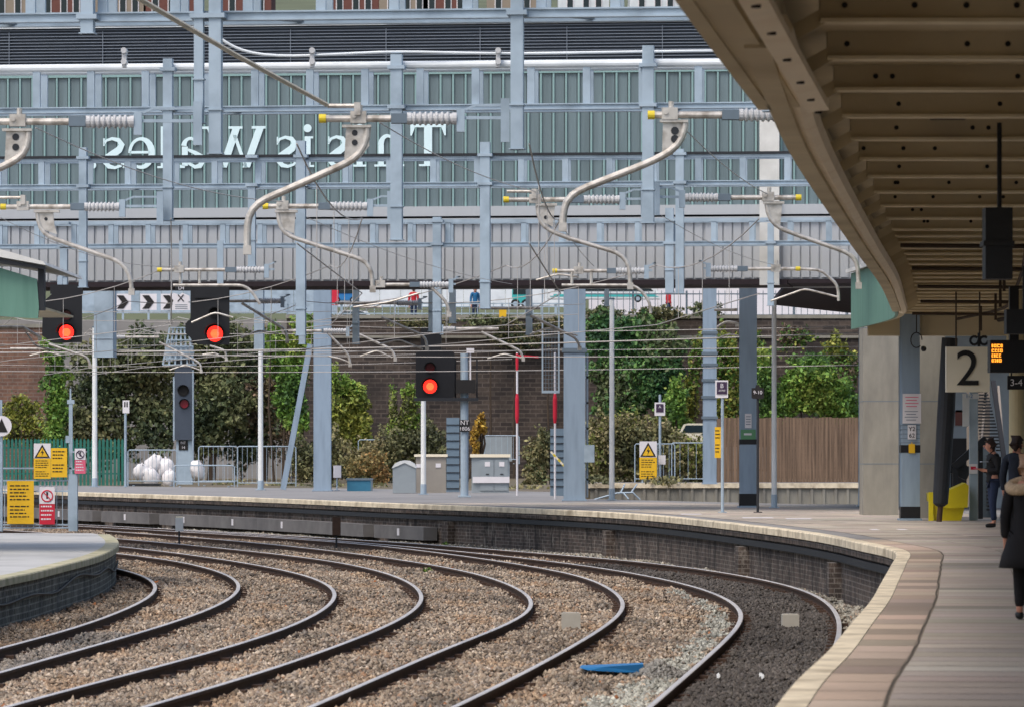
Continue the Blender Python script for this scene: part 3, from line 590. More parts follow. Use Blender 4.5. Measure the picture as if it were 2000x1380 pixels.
# ---- wires
def wire(name, label, pts, r=.012, m='wire', group='overhead wires', sm=True):
    mb = MB(); mb.tube(smooth_path(pts, 2.5, 2) if sm and len(pts) > 2 else pts, r, 5); return tag(obj(name, mb, m), label, 'wire', group)
def sag(a, b, s, n=8):
    a = Vector(a); b = Vector(b); return [a+(b-a)*(i/n)-Vector((0, 0, s*4*(i/n)*(1-i/n))) for i in range(n+1)]
def mid(t, D): 
    f = lambda k: float(np.interp(D, [p.y for p in RP[k]], [p.x for p in RP[k]])); return (f(t+'i')+f(t+'o'))/2
NAMES = {'1': 'right-hand platform', '2': 'second', '3': 'third', '4': 'left platform'}
for t in '1234':
    Ds = [58, 77, 97, 121, 136, 150, 165]; st = [.3, -.25, .25, -.2, .2, -.2, .2]
    if t in '14': Ds = Ds[1:]; st = st[1:]
    pts = [Vector((mid(t, d)+s, d, 4.15)) for d, s in zip(Ds, st)]
    wr = wire('contact_wire', 'lower contact wire along the %s track' % NAMES[t], pts, .010, 'wire', sm=False)
    cp = []
    for a, b in zip(pts, pts[1:]):
        cp += sag(a+Vector((0, 0, 1.25)), b+Vector((0, 0, 1.25)), .32, 8)[:-1]
    cp.append(pts[-1]+Vector((0, 0, 1.25)))
    wr = wire('catenary_wire', 'sagging carrier wire above the %s track' % NAMES[t], cp, .011, 'wire', sm=False)
    for a, b in zip(pts, pts[1:]):
        for i in (2, 4, 6):
            u = a+(b-a)*(i/8); c = sag(a+Vector((0, 0, 1.25)), b+Vector((0, 0, 1.25)), .32, 8)[i]; mb = MB(); mb.tube([u, c], .006, 4); obj('dropper', mb, 'wire', wr)
wire('feeder_wire', 'thick beige wire slanting down from the top edge to the middle big arm', [P(180, -60, 44), P(280, 3, 46), P(460, 108, 52), P(638, 205, 57.9)], .03, 'wire_beige', sm=False)
wire('feeder_wire', 'thin grey wire from the middle big arm down to the arm above the thick mast', sag(P(742, 240, 58.2), P(1045, 374, 76.9), .12), .008)
wire('feeder_wire', 'thin grey wire from the rightmost big arm to the arm pointing at the canopy', sag(P(1340, 255, 58.2), P(1500, 380, 76.9), .08), .008)
wire('feeder_wire', 'thin grey wire from the leftmost big arm to the arm with a tan plate', sag(P(70, 250, 58.2), P(552, 394, 76.9), .2), .008)
wire('feeder_wire', 'thin dark wire from the leftmost second-row arm down towards the second red signal', sag(P(0, 425, 77), P(352, 520, 96.9), .25), .006)
wire('feeder_wire', 'thin dark wire from the tan-plate arm down across the ribbed cladding', sag(P(600, 425, 77), P(1000, 555, 98), .15), .006)
wire('feeder_wire', 'thin dark wire from the arm above the thick mast down to the cladding foot', sag(P(1090, 430, 77), P(1160, 520, 96.9), .05), .006)
wire('feeder_wire', 'thin dark wire from the arm pointing at the canopy, low across the cladding', sag(P(1290, 420, 77), P(1515, 518, 96.9), .12), .006)
for i, (y, D) in enumerate(((637, 150), (649, 142), (676, 152), (692, 148), (712, 156))):
    wire('span_wire', 'long level wire across the ivy behind the masts, %s from the top' % ['first', 'second', 'third', 'fourth', 'fifth'][i], sag(P(-80, y+[12, 40, 4, -6, 12][i], D), P(1700, y, D-20), .12), .011 if i != 1 else .02)
for i, (y, D, x0, x1) in enumerate(((598, 128, -60, 1140), (618, 131, 100, 1130), (664, 146, -60, 640), (629, 142, 640, 1130), (705, 158, -60, 1000), (684, 160, 300, 1110))):
    wire('span_wire', 'thin level background wire below the footbridge, %s of six' % ['highest', 'second highest', 'low one at the far left', 'one above the central signal', 'lowest', 'second lowest'][i], sag(P(x0, y+6, D), P(x1, y-4, D-6), .15), .008)
# ---- masts
def mast(px, w, base, top, label, D=None, depth=None, plates=True, m='steel_mast', cat='mast', collar=()):
    g = G(px, base) if D is None else Vector(((px-1000)*D/F, D, 0)); D = g.y; W_ = w*D/F; zt = P(0, top, D).z; d = depth or W_
    root = thing('mast', label, cat, g, 'overhead line masts'); mb = MB()
    f = .06; mb.box(g.x-W_/2, g.x+W_/2, D-d/2, D-d/2+f, 0, zt); mb.box(g.x-W_/2, g.x+W_/2, D+d/2-f, D+d/2, 0, zt); mb.box(g.x-.05, g.x+.05, D-d/2+f, D+d/2-f, 0, zt)
    mb.box(g.x-W_/2-.05, g.x+W_/2+.05, D-d/2-.08, D+d/2+.08, 0, .04)
    obj('column', mb, m, root)
    for y in collar:
        z = P(0, y, D).z; mb = MB(); mb.box(g.x-W_/2-.05, g.x+W_/2+.05, D-d/2-.05, D+d/2+.05, z-.06, z+.06); obj('collar', mb, 'steel_dark', root)
    return root, g, D
mr, gg, D = mast(1122, 42, 977, 450, 'thick grey mast with a ladder rail and junction box, right of centre', collar=(684,))
mb = MB(); x = P(1147, 0, D).x; zt = P(0, 690, D).z; mb.box(x-.03, x+.03, D-.1, D-.04, .1, zt)
for i in range(5): mb.box(x-.14, x+.03, D-.1, D-.05, .6+i*.75, .66+i*.75)
obj('cable_riser', mb, 'steel', mr); mb = MB(); mb.pbox(1141, 1161, 868, 902, D-.35, .22); obj('junction_box', mb, 'steel', mr)
mr, gg, D = mast(630, 34, 958, 480, 'wide pale mast with a slanting strut on its left')
mb = MB(); mb.bar(P(606, 672, D), P(553, 955, D), .2, .22); obj('strut', mb, 'steel_mast', mr)
mr, gg, D = mast(1461, 33, 990, 480, 'mast carrying a green notice and a black base band', depth=.4)
W_ = 34*D/F
mb = MB(); mb.box(gg.x-W_/2-.006, gg.x+W_/2+.006, D-.206, D+.206, 0.05, P(0, 963, D).z); obj('black_band', mb, 'black', mr)
mb = MB(); mb.box(gg.x-W_/2-.006, gg.x+W_/2+.006, D-.206, D+.206, P(0, 867, D).z, P(0, 857, D).z); obj('black_band', mb, 'black', mr)
mb = MB(); mb.pbox(1447, 1476, 838, 857, D-.225, .015); o = obj('green_notice', mb, 'green_sign', mr)
mb = MB(); mb.pbox(1453, 1468, 845, 849, D-.229, .004); obj('notice_print', mb, 'sign_white', o, fix=False)
mb = MB(); mb.pbox(1455, 1468, 807, 835, D-.225, .015); o = obj('white_notice', mb, 'sign_white', mr)
mb = MB()
for i in range(4): mb.pbox(1457, 1466, 812+i*5, 813.4+i*5, D-.229, .004)
obj('notice_print', mb, 'steel_dark', o, fix=False)
mr, gg, D = mast(1386, 26, 945, 450, 'banded blue-grey mast rising behind the wooden fence', D=196, collar=(650, 690, 712, 742, 775, 815))
mr, gg, D = mast(1777, 36, 1015, 600, 'mast with white notice and 2 plate beside the concrete pier', depth=.4)
W_ = 37*D/F
mb = MB(); mb.box(gg.x-W_/2-.006, gg.x+W_/2+.006, D-.206, D+.206, .05, P(0, 988, D).z); obj('black_band', mb, 'black', mr)
mb = MB(); mb.box(gg.x-W_/2-.006, gg.x+W_/2+.006, D-.206, D+.206, P(0, 883, D).z, P(0, 868, D).z); obj('black_band', mb, 'black', mr)
for j in range(5): mb = MB(); mb.box(gg.x-W_/2-.004, gg.x+W_/2+.004, D-.203, D+.203, P(0, 830+j*8.5, D).z, P(0, 829+j*8.5, D).z); obj('strap', mb, 'steel_dark', mr)
mb = MB(); mb.pbox(1763, 1799, 768, 826, D-.24, .02); o = obj('white_notice', mb, 'sign_white', mr)
mb = MB()
for j in range(4): mb.pbox(1768+j % 2*2, 1794-j % 2*3, 774+j*6, 775.5+j*6, D-.245, .004)
obj('red_print', mb, 'pink', o, fix=False); mb = MB()
for j in range(4): mb.pbox(1767+j % 2*3, 1793-j % 2*4, 802+j*5.5, 803.3+j*5.5, D-.245, .004)
obj('dark_print', mb, 'steel_dark', o, fix=False)
mb = MB(); mb.pbox(1773, 1789, 829, 857, D-.24, .02); o = obj('number_plate', mb, 'sign_white', mr); text('lettering', 'Y2', .13, 'ink', P(1781, 837, D-.245), o); text('lettering', '62', .13, 'ink', P(1781, 850, D-.245), o)
mb = MB(); mb.pbox(1775, 1787, 866, 884, D-.24, .02); o = obj('warning_plate', mb, 'yellow', mr); mb = MB(); mb.pprism([(1778, 873), (1781, 861), (1784, 873)], D-.243, .004); obj('warning_triangle', mb, 'yellow', o)
# far drop tubes under the bridge belong to a gantry behind it
gantry(122.5, 452, 60, 1480, [(690, 702, 450, 672), (840, 862, 450, 648), (880, 892, 450, 632), (1030, 1042, 450, 655), (1184, 1192, 450, 600)], 120, 'steel gantry just behind the footbridge, only its hanging tubes showing')
gantry(137.5, 500, 40, 1140, [(180, 218, 480, 697), (496, 514, 480, 684), (584, 596, 480, 672)], 90, 'farther steel gantry behind the footbridge with a broad hanging post on the left')
# ================================================================== footbridge with glazed side
D = 115.0; s = F/D
br = thing('footbridge', 'large footbridge with grey glazing, white back-to-front lettering and ribbed cladding', 'footbridge', P(700, 550, D)); br.rotation_euler.z = math.radians(-7)
X0, X1 = P(-420, 0, D).x, P(2300, 0, D).x; Z = lambda y: P(0, y, D).z
mb = MB(); mb.box(X0, X1, D+.05, D+2.2, Z(124), Z(50)); obj('louvre_back', mb, 'dark_blue', br)
mb = MB(); n = 12
for i in range(n): z = Z(122)+(Z(48)-Z(122))*i/n; mb.box(X0, X1, D-.04, D+.05, z, z+.018)
for x in (4, 192, 566, 755, 940, 1110, 1296): p = P(x, 0, D).x; mb.box(p-.008, p+.008, D-.043, D+.05, Z(122), Z(56))
obj('louvre_blade', mb, 'louvre_edge', br)
mb = MB(); mb.box(X0, X1, D-.12, D+2.4, Z(50), Z(44)); mb.box(P(756, 0, D).x, X1, D-.18, D-.12, Z(46), Z(28)); mb.box(X0, X1, D-.1, D+3.5, Z(44), Z(38)); obj('roof_trim', mb, 'trim_white', br)
mb = MB(); mb.box(X0, X1, D-.02, D+.3, Z(141), Z(124)); obj('head_beam', mb, 'char', br)
mb = MB(); p = X0; w = 24.6/s; i = 0
while p < X1:
    mb.box(p, p+w-.012, D+random.uniform(0, .004), D+.06, Z(405), Z(147)); p += w; i += 1
obj('glazing', mb, 'glass', br)
mb = MB(); p = P(-400+8, 0, D).x
while p < X1: mb.box(p-.022, p+.022, D-.05, D-.004, Z(405), Z(147)); p += w
mb.box(X0, X1, D-.06, D-.004, Z(147), Z(141)); mb.box(X0, X1, D-.07, D-.051, Z(309), Z(304)); obj('mullion', mb, 'mullion', br)
mb = MB(); mb.box(X0, X1, D-.15, D+.3, Z(424), Z(405)); mb.box(X0, X1, D-.12, D+.3, Z(436), Z(428)); obj('ledge', mb, 'clad', br)
mb = MB(); mb.box(X0, X1, D+.02, D+2.2, Z(549), Z(436)); p = X0; i = 0
while p < X1:
    mb.box(p, p+.19, D-.03, D+.02, Z(546), Z(438)); p += .232+(.03 if i % 4 == 3 else 0); i += 1
obj('cladding', mb, 'clad', br)
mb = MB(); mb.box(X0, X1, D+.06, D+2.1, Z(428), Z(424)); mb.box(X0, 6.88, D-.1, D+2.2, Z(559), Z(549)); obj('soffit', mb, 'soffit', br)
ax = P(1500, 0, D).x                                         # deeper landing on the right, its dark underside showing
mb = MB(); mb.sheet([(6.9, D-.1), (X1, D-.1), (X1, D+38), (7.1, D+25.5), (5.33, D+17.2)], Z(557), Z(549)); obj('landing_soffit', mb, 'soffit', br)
mb = MB(); mb.pbox(1487, 1525, 150, 560, D-.3, .28); obj('column', mb, 'roofgrey', br)
mb = MB(); mb.box(X0, X1, D+2.25, D+2.4, Z(560), Z(44)); obj('back_wall', mb, 'clad', br)
# lettering, back to front as seen from behind the glass
LD = D-.06
def ribbon(mb, pts, ws):
    n = len(pts); L_ = []; R_ = []
    for i in range(n):
        a = Vector(pts[max(i-1, 0)]); b = Vector(pts[min(i+1, n-1)]); d = (b-a).normalized(); nr = Vector((-d.y, d.x)); w = ws[i] if isinstance(ws, (list, tuple)) else ws
        L_.append(Vector(pts[i])+nr*w/2); R_.append(Vector(pts[i])-nr*w/2)
    for i in range(n-1): mb.pprism([tuple(L_[i]), tuple(L_[i+1]), tuple(R_[i+1]), tuple(R_[i])], LD, .012)
def arcp(cx, cy, rx, ry, a0, a1, n=14): return [(cx+rx*math.cos(math.radians(a0+(a1-a0)*i/n)), cy+ry*math.sin(math.radians(a0+(a1-a0)*i/n))) for i in range(n+1)]
def rect(mb, x0, x1, y0, y1): mb.pprism([(x0, y0), (x1, y0), (x1, y1), (x0, y1)], LD, .012)
def letter(mb): obj('letter', mb, 'letter', br)
mb = MB(); rect(mb, 830, 846, 250, 322); rect(mb, 803, 873, 244, 250); rect(mb, 820, 856, 322, 326); mb.pprism([(803, 250), (812, 250), (806, 266), (803, 266)], LD, .012); mb.pprism([(864, 250), (873, 250), (873, 266), (870, 266)], LD, .012); letter(mb)
mb = MB(); rect(mb, 770, 783, 244, 322); rect(mb, 762, 791, 322, 326); rect(mb, 740, 751, 284, 322); rect(mb, 732, 759, 322, 326); ribbon(mb, arcp(758, 284, 13, 18, 180, 330), [11, 11, 11, 10, 9, 8, 8, 7, 7, 6, 6, 5, 5, 4, 4]); letter(mb)
def let_i(x, y0=266):
    mb = MB(); rect(mb, x-6, x+6, y0, 322); rect(mb, x-13, x+13, 322, 326); rect(mb, x+6, x+11, y0, y0+4); mb.pprism(arcp(x, 250, 8, 8, 0, 360, 16)[:-1], LD, .012); letter(mb)
def let_s(x0, x1, y0=264, y1=327):
    w = x1-x0; h = y1-y0; mb = MB()
    pts = [(x0+.06*w, y0+.24*h), (x0+.16*w, y0+.11*h), (x0+.42*w, y0+.05*h), (x0+.72*w, y0+.10*h), (x0+.86*w, y0+.24*h), (x0+.74*w, y0+.40*h), (x0+.48*w, y0+.52*h), (x0+.22*w, y0+.64*h), (x0+.12*w, y0+.79*h), (x0+.28*w, y0+.92*h), (x0+.55*w, y0+.96*h), (x0+.82*w, y0+.90*h), (x0+.95*w, y0+.76*h)]
    ribbon(mb, pts, [3, 5, 6, 9, 12, 14, 14, 14, 12, 9, 6, 5, 3]); rect(mb, x0+.02*w, x0+.09*w, y0+.04*h, y0+.28*h); rect(mb, x0+.91*w, x0+.98*w, y0+.72*h, y0+.97*h); letter(mb)
let_i(703); let_s(640, 680); let_i(600); let_s(538, 580)
mb = MB(); q = [((505, 250), (478, 326), 15), ((478, 326), (455, 262), 7), ((458, 250), (432, 326), 15), ((432, 326), (404, 250), 7)]
for a, b, w in q: mb.pprism([(a[0]-w/2, a[1]), (a[0]+w/2, a[1]), (b[0]+w/2, b[1]), (b[0]-w/2, b[1])], LD, .012)
for x in (503, 457, 404): rect(mb, x-14, x+14, 245, 250)
letter(mb)
mb = MB(); rect(mb, 350, 362, 284, 322); ribbon(mb, arcp(367, 284, 13, 16, 185, 350), [11, 10, 9, 8, 7, 6, 6, 6, 6, 6, 6, 7, 8, 8, 8]); ribbon(mb, [(362, 290), (376, 296), (388, 304), (391, 313), (386, 322), (376, 324), (362, 316)], [5, 8, 11, 12, 10, 7, 5]); rect(mb, 342, 356, 320, 326); letter(mb)
mb = MB(); rect(mb, 308, 320, 244, 322); rect(mb, 301, 327, 322, 326); rect(mb, 320, 325, 244, 248); letter(mb)
mb = MB(); ribbon(mb, arcp(268, 296, 22, 28, -180, 130, 22), [6, 6, 6, 6, 6, 6, 6, 7, 9, 11, 12, 13, 13, 13, 12, 11, 10, 9, 8, 7, 6, 5, 4]); rect(mb, 246, 286, 292, 297); letter(mb)
let_s(192, 236)
mb = MB(); mb.pprism(arcp(171, 319, 8, 8, 0, 360, 16)[:-1], LD, .012); letter(mb)
# concrete pier
def pier(x0, x1, base, top, label, dep=1.2):
    g = G((x0+x1)/2, base); mb = MB(); a, b = P(x0, 0, g.y).x, P(x1, 0, g.y).x; mb.box(a, b, g.y, g.y+dep, 0, P(0, top, g.y).z)
    o = obj('pier', mb, 'concrete', loc=(g.x, g.y, 0)); tag(o, label, 'pier', 'concrete footbridge piers')
    for y in (783, 640, 905):
        mb = MB(); z = P(0, y, g.y).z; mb.box(a-.002, b+.002, g.y-.002, g.y+dep, z-.008, z+.008); obj('shutter_line', mb, 'steel_dark', o)
    return o
pier(1686, 1755, 1005, 560, 'wide concrete pier at the back of the platform, left of the notice mast')
pier(1796, 1846, 1011, 560, 'narrower concrete pier to the right of the notice mast')
# ================================================================== canopies
CN = smooth_path([Vector(p) for p in ((-.9, 8), (.1, 18), (1.05, 27), (1.88, 34.6))], .8, 3)
bead = smooth_path([Vector(p) for p in ((1.66, 29.5), (2.44, 38.3), (3.27, 46.7), (4.56, 59.2), (5.9, 72), (7.08, 84.5), (7.50, 89))], .8, 3)
CE = smooth_path([Vector(p) for p in ((1.50, 29.2), (2.29, 38.3), (3.13, 46.7), (4.43, 59.2), (5.78, 72), (6.98, 84.5), (7.58, 91), (7.66, 95), (7.45, 101))], .8, 3)
CA = [p for p in CN if p.y < 29]+CE
cn = thing('canopy', 'long cream platform canopy with ribbed underside over the right-hand platform', 'canopy', (8, 60, 0))
ce = [(p.x, p.y) for p in CE]; ne = [(p.x, p.y) for p in CN]
mb = MB(); mb.sweep(ce, [(-.02, 4.16), (.04, 4.16), (.04, 5.38), (-.02, 5.38)]); mb.sweep(ne, [(-.02, 4.16), (.04, 4.16), (.04, 5.38), (-.02, 5.38)]); obj('fascia', mb, 'green', cn)
mb = MB(); mb.sheet([(p.x+.05, p.y) for p in CA]+[(24, 101), (24, 8)], 4.62, 4.68); obj('soffit_boards', mb, 'canopy', cn)
mb = MB(); mb.sweep(ce, [(-.14, 5.38), (1.2, 5.62), (1.2, 5.70), (-.14, 5.46)]); mb.sheet([(p.x+1.2, p.y) for p in CA]+[(24, 101), (24, 8)], 5.62, 5.70); obj('roof', mb, 'roofgrey', cn)
mb = MB(); mb.sweep([(p.x, p.y) for p in bead], [(-.02, 4.17), (.05, 4.15), (.12, 4.18), (.14, 4.28), (.10, 4.36), (-.02, 4.36)]); obj('edge_bead', mb, 'fascia', cn)
mb = MB(); mb.sweep([(p.x, p.y) for p in CE if p.y < 87], [(-.03, 4.12), (.13, 4.12), (.13, 4.17), (-.03, 4.17)]); mb.sweep(ne, [(-.03, 4.12), (.07, 4.12), (.07, 4.17), (-.03, 4.17)]); obj('edge_lip', mb, 'canopy', cn)
mb = MB(); mb.sweep([(p.x+.05, p.y) for p in CE if p.y > 29], [(0, 4.19), (.12, 4.19), (.12, 4.6), (0, 4.6)]); obj('edge_beam', mb, 'canopy', cn)
mb = MB(); near = [(p.x+.06, p.y) for p in CN]; mb.sweep(near, [(-.05, 4.14), (.22, 4.14), (.22, 4.24), (-.05, 4.24)]); o = obj('edge_girder', mb, 'canopy', cn)
mb = MB(); mb.sweep([(p.x+.34, p.y) for p in CN], [(0, 4.10), (.16, 4.12), (.16, 4.18), (0, 4.18)]); o = obj('girder_flange', mb, 'fascia', cn)
for p in CN[::2]:
    if 20 < p.y < 35: mb = MB(); mb.tube([(p.x+.42, p.y, 4.095), (p.x+.42, p.y, 4.125)], .028, 8); obj('bolt_hole', mb, 'ink', o)
d = 13.; k = 0
while d < 100:
    x = (xat(CE, d) if d > 29.2 else xat(CN, d)+.15)+.42; mb = MB(); w = .055
    mb.add([(x, d-w, 4.66), (x, d+w, 4.66), (x, d+w, 4.44), (x, d-w, 4.44), (24, d-w, 4.62), (24, d+w, 4.62), (24, d+w, 4.36), (24, d-w, 4.36)], [(0, 3, 2, 1), (4, 5, 6, 7), (0, 1, 5, 4), (1, 2, 6, 5), (2, 3, 7, 6), (3, 0, 4, 7)])
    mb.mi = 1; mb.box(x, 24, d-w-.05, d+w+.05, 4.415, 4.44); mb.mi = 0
    mb.bar((x-.36, d, 4.24), (x+.02, d, 4.46), .09, .1)
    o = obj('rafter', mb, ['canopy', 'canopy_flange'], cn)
    for xx in ((x+.25, x+.42, x+.95, x+1.45, x+2.3) if d < 75 else ()):
        xx += random.uniform(-.22, .22)
        if random.random() < .22: continue
        mb = MB(); mb.tube([(xx, d-w-.012, 4.53), (xx, d-w+.004, 4.53)], .021, 8); obj('bolt', mb, 'ink', o)
    d += 2.95 if d < 58 else 1.9; k += 1
for i, (dx, z, r) in enumerate(((2.2, 4.42, .03), (3.1, 4.40, .045), (4.6, 4.40, .03), (6.2, 4.38, .05))):
    mb = MB(); mb.tube([(p.x+dx, p.y, z-.06) for p in CE if p.y > (50 if i else 20)], r, 8); obj('conduit', mb, 'bark', cn)
for dd in (62, 70, 78, 86, 94):                            # cross pipes and hangers that clutter the far underside
    x = xat(CE, dd); mb = MB(); mb.tube([(x+.5, dd, 4.3), (x+9, dd, 4.22)], .03, 8); mb.tube([(x+1.9, dd, 3.95), (x+1.9, dd, 4.5)], .025, 6); mb.tube([(x+3.4, dd, 3.9), (x+3.4, dd, 4.5)], .025, 6); obj('cross_pipe', mb, 'bark', cn)
for dx, dy in ((1.9, 33.2), (3.1, 36.1), (1.2, 42), (2.6, 45), (4.3, 39), (3.6, 51), (5.0, 57)):
    mb = MB(); x = xat(CE, dy)+dx; mb.box(x, x+.32, dy, dy+.7, 4.60, 4.615); obj('patch_plate', mb, 'fascia' if dy > 45 else 'bark', cn)
mb = MB(); mb.box(7.75, 24, 100.2, 100.5, 4.0, 4.62); obj('end_beam', mb, 'canopy', cn)
for px, d in ((1986, 84),):
    p = P(px, 0, d); mb = MB(); mb.tube([(p.x, d, 0), (p.x, d, 3.2), (p.x, d, 3.25), (p.x, d, 3.4), (p.x, d, 4.6)], [.15, .14, .2, .2, .13], 16); tag(obj('column', mb, 'cream_col', cn))
# left canopy
D = 84.
lc = thing('canopy', 'end of the left platform canopy with sage green boards and pale roof', 'canopy', P(-100, 620, D))
mb = MB(); mb.pprism([(-900, 500), (-60, 505), (72, 545), (76, 600), (74, 622), (0, 618), (-900, 600)], D, .08); obj('fascia', mb, 'green', lc)
mb = MB(); a = P(-10, 480, D)
mb.prism([(P(-900, 440, D).x, P(0, 440, D).z), (P(-60, 470, D).x, P(0, 470, D).z), (P(88, 510, D).x, P(0, 512, D).z), (P(92, 517, D).x, P(0, 519, D).z), (P(-60, 497, D).x, P(0, 492, D).z), (P(-900, 480, D).x, P(0, 480, D).z)], D-.25, D+7); obj('roof', mb, 'roofgrey', lc)
mb = MB(); mb.pbox(74, 86, 522, 606, D+.02, .3); mb.pprism([(-60, 495), (88, 520), (88, 526), (-60, 506)], D-.2, .2); obj('gutter', mb, 'char', lc)
mb = MB(); p = P(-420, 0, D); mb.tube([(p.x, D+.5, LZ), (p.x, D+.5, 4)], .14, 12); obj('column', mb, 'cream_col', lc)
mb = MB(); mb.box(P(-900, 0, D).x, P(74, 0, D).x, D+.1, D+6.8, P(0, 600, D).z, P(0, 596, D).z); obj('soffit_boards', mb, 'canopy', lc)

# ================================================================== hanging things under the canopy
D = 64.
sg = thing('platform_sign', 'square cream sign with a black 2 hanging under the canopy', 'sign', P(1890, 720, D))
mb = MB(); mb.pbox(1848, 1933, 677, 765, D, .12); obj('board', mb, 'cream', sg); text('numeral', '2', .70, 'ink', P(1890, 722, D-.012), sg)

for hx in (1866, 1912): mb = MB(); mb.pbox(hx, hx+3, 570, 677, D+.04, .03); obj('hanger', mb, 'bark', sg)
mb = MB()
for cx, r0 in ((1903, 8), (1922, 8)): mb.tube([P(cx+r0*math.cos(t*.5), 665+r0*math.sin(t*.5), D-.01) for t in range(12)], .018, 6)
mb.tube([P(1912, 650, D-.01), P(1912, 677, D-.01)], .02, 6); obj('scroll_bracket', mb, 'black', sg)
D = 61.
dp = thing('departure_display', 'black departure display with amber text cut by the right edge', 'display', P(1990, 700, D))
mb = MB(); mb.pbox(1934, 2100, 664, 727, D, .35); obj('housing', mb, 'black', dp)
mb = MB(); rr = random.Random(3)
for row in range(4):
    x = 1937
    while x < 1959-row*2:
        w = rr.choice((3, 4, 5)); yy = 672+row*9.4
        mb.pbox(x, x+w, yy, yy+1.8, D-.012, .01)
        if rr.random() < .8: mb.pbox(x, x+1.5, yy, yy+6.5, D-.011, .01)
        if rr.random() < .7: mb.pbox(x+w-1.5, x+w, yy+2, yy+6.5, D-.011, .01)
        mb.pbox(x, x+w, yy+4.8, yy+6.5, D-.0125, .01); x += w+1.4
obj('lit_text', mb, 'led', dp, fix=False)

for hx in (1972, 2060): mb = MB(); mb.pbox(hx, hx+18, 560, 664, D+.1, .12); obj('hanger', mb, 'black', dp)
D = 42.
mb = MB(); mb.pbox(1925, 1978, 405, 545, D, .3); mb.pbox(1921, 1982, 470, 480, D-.02, .34); root = thing('hanging_speaker', 'dark box on a rod hanging high under the canopy', 'speaker', P(1952, 475, D)); obj('case', mb, 'char', root)
mb = MB(); mb.tube([P(1952, 240, D+.15), P(1952, 405, D+.15)], .022, 8); obj('rod', mb, 'black', root)
D = 58.
root = thing('hanging_lamp', 'dark lamp housing hanging at the right edge above the display', 'lamp', P(1990, 630, D)); mb = MB(); mb.pbox(1966, 2040, 604, 652, D, .3); obj('housing', mb, 'char', root); mb = MB(); mb.tube([P(2000, 520, D+.1), P(2000, 604, D+.1)], .02, 8); obj('rod', mb, 'black', root)
D = 82.
root = thing('hanging_sign', 'small black sign with pale letters just below the departure display', 'sign', P(1985, 747, D)); mb = MB(); mb.pbox(1968, 2060, 733, 760, D, .08); obj('board', mb, 'black', root); text('lettering', '3-4', .17, 'sign_white', P(1985, 747, D-.008), root)

for hx in (1974, 2040): mb = MB(); mb.pbox(hx, hx+3, 640, 733, D+.02, .03); obj('hanger', mb, 'black', root)
# ================================================================== stairs and things at the back of the platform
D = 104.
st = thing('staircase', 'dark ribbed staircase climbing behind the people on the right', 'staircase', P(1935, 1010, D))
mb = MB()
for i in range(21):
    z = 1.6+(871-880)*D/F+.0+i*.075+.0; y = D+.28*i*.5; x0 = P(1918+i*.4, 0, D).x; x1 = P(1958-i*.35, 0, D).x
    mb.box(x0, x1, y, y+.2, z, z+.035)
obj('tread', mb, 'char', st)
mb = MB(); mb.box(P(1916, 0, D).x, P(1962, 0, D).x, D+3.2, D+3.3, .2, 3.3); mb.bar(P(1916, 885, D), P(1926, 760, D+3), .05, .2); mb.bar(P(1960, 885, D), P(1950, 760, D+3), .05, .2); obj('stringer', mb, 'stair', st)
mb = MB(); mb.bar(P(1962, 900, D-1), P(1940, 745, D+1), .1, .08); obj('handrail', mb, 'black', st)
mb = MB()
for i in range(16): mb.pbox(1928, 1938, 888+i*7, 891+i*7, D-.4, .25)
obj('lower_tread', mb, 'char', st)
mb = MB(); mb.pbox(1912, 1945, 860, 1012, D-.1, .12); obj('side_panel', mb, 'steel_dark', st)
# waiting building wall behind
D = 120.
wb = thing('station_building', 'dim grey station building behind the stairs at the right edge', 'building', (16, D, 0))
mb = MB(); mb.box(P(1755, 0, D).x, 30, D, D+6, 0, 6); obj('wall', mb, 'grey_box', wb)
for x0, x1, y0, y1, m in ((1858, 1890, 855, 990, 'ink'), (1866, 1880, 800, 830, 'housebrick'), (1860, 1884, 786, 804, 'grey_box'), (1975, 1998, 830, 990, 'ink'), (1846, 1856, 760, 985, 'steel_dark')):
    mb = MB(); mb.pbox(x0, x1, y0, y1, D-.06, .05); obj('window', mb, m, wb)
# posts and sloping rail
g = G(1901, 1015); root = thing('sign_post', 'grey post with a small blue and white sign below the number 2 board', 'sign post', g); D = g.y
mb = MB(); mb.pbox(1894, 1910, 745, 1015, D, .14); obj('post', mb, 'steel', root)
mb = MB(); mb.pbox(1880, 1893, 768, 832, D-.02, .03); mb.pbox(1880, 1912, 768, 778, D-.03, .03); o = obj('panel', mb, 'white', root); text('lettering', '1-2', .12, 'blue', P(1893, 773, D-.035), o)
mb = MB(); mb.pbox(1893, 1909, 905, 924, D-.03, .03); obj('notice', mb, 'sign_white', root); mb = MB(); mb.pbox(1896, 1906, 910, 916, D-.035, .004); obj('notice_print', mb, 'red', root)
D = 102.; mb = MB(); mb.bar(P(1862, 912, D), P(1926, 856, D), .2, .16); mb.bar(P(1850, 905, D+.1), P(1892, 925, D+.1), .25, .3); a = P(1866, 912, D); mb.box(a.x-.06, a.x+.06, D-.06, D+.06, 0, a.z); a = P(1915, 868, D); mb.box(a.x-.05, a.x+.05, D-.05, D+.05, 0, a.z)
tag(obj('handrail', mb, 'char', loc=(P(1890, 0, D).x, D, 0)), 'thick black sloping handrail above the yellow bin', 'handrail')
D = 98.; root = thing('leaning_pole', 'thick black padded pole leaning in front of the yellow bin', 'pole', P(1835, 1018, D))
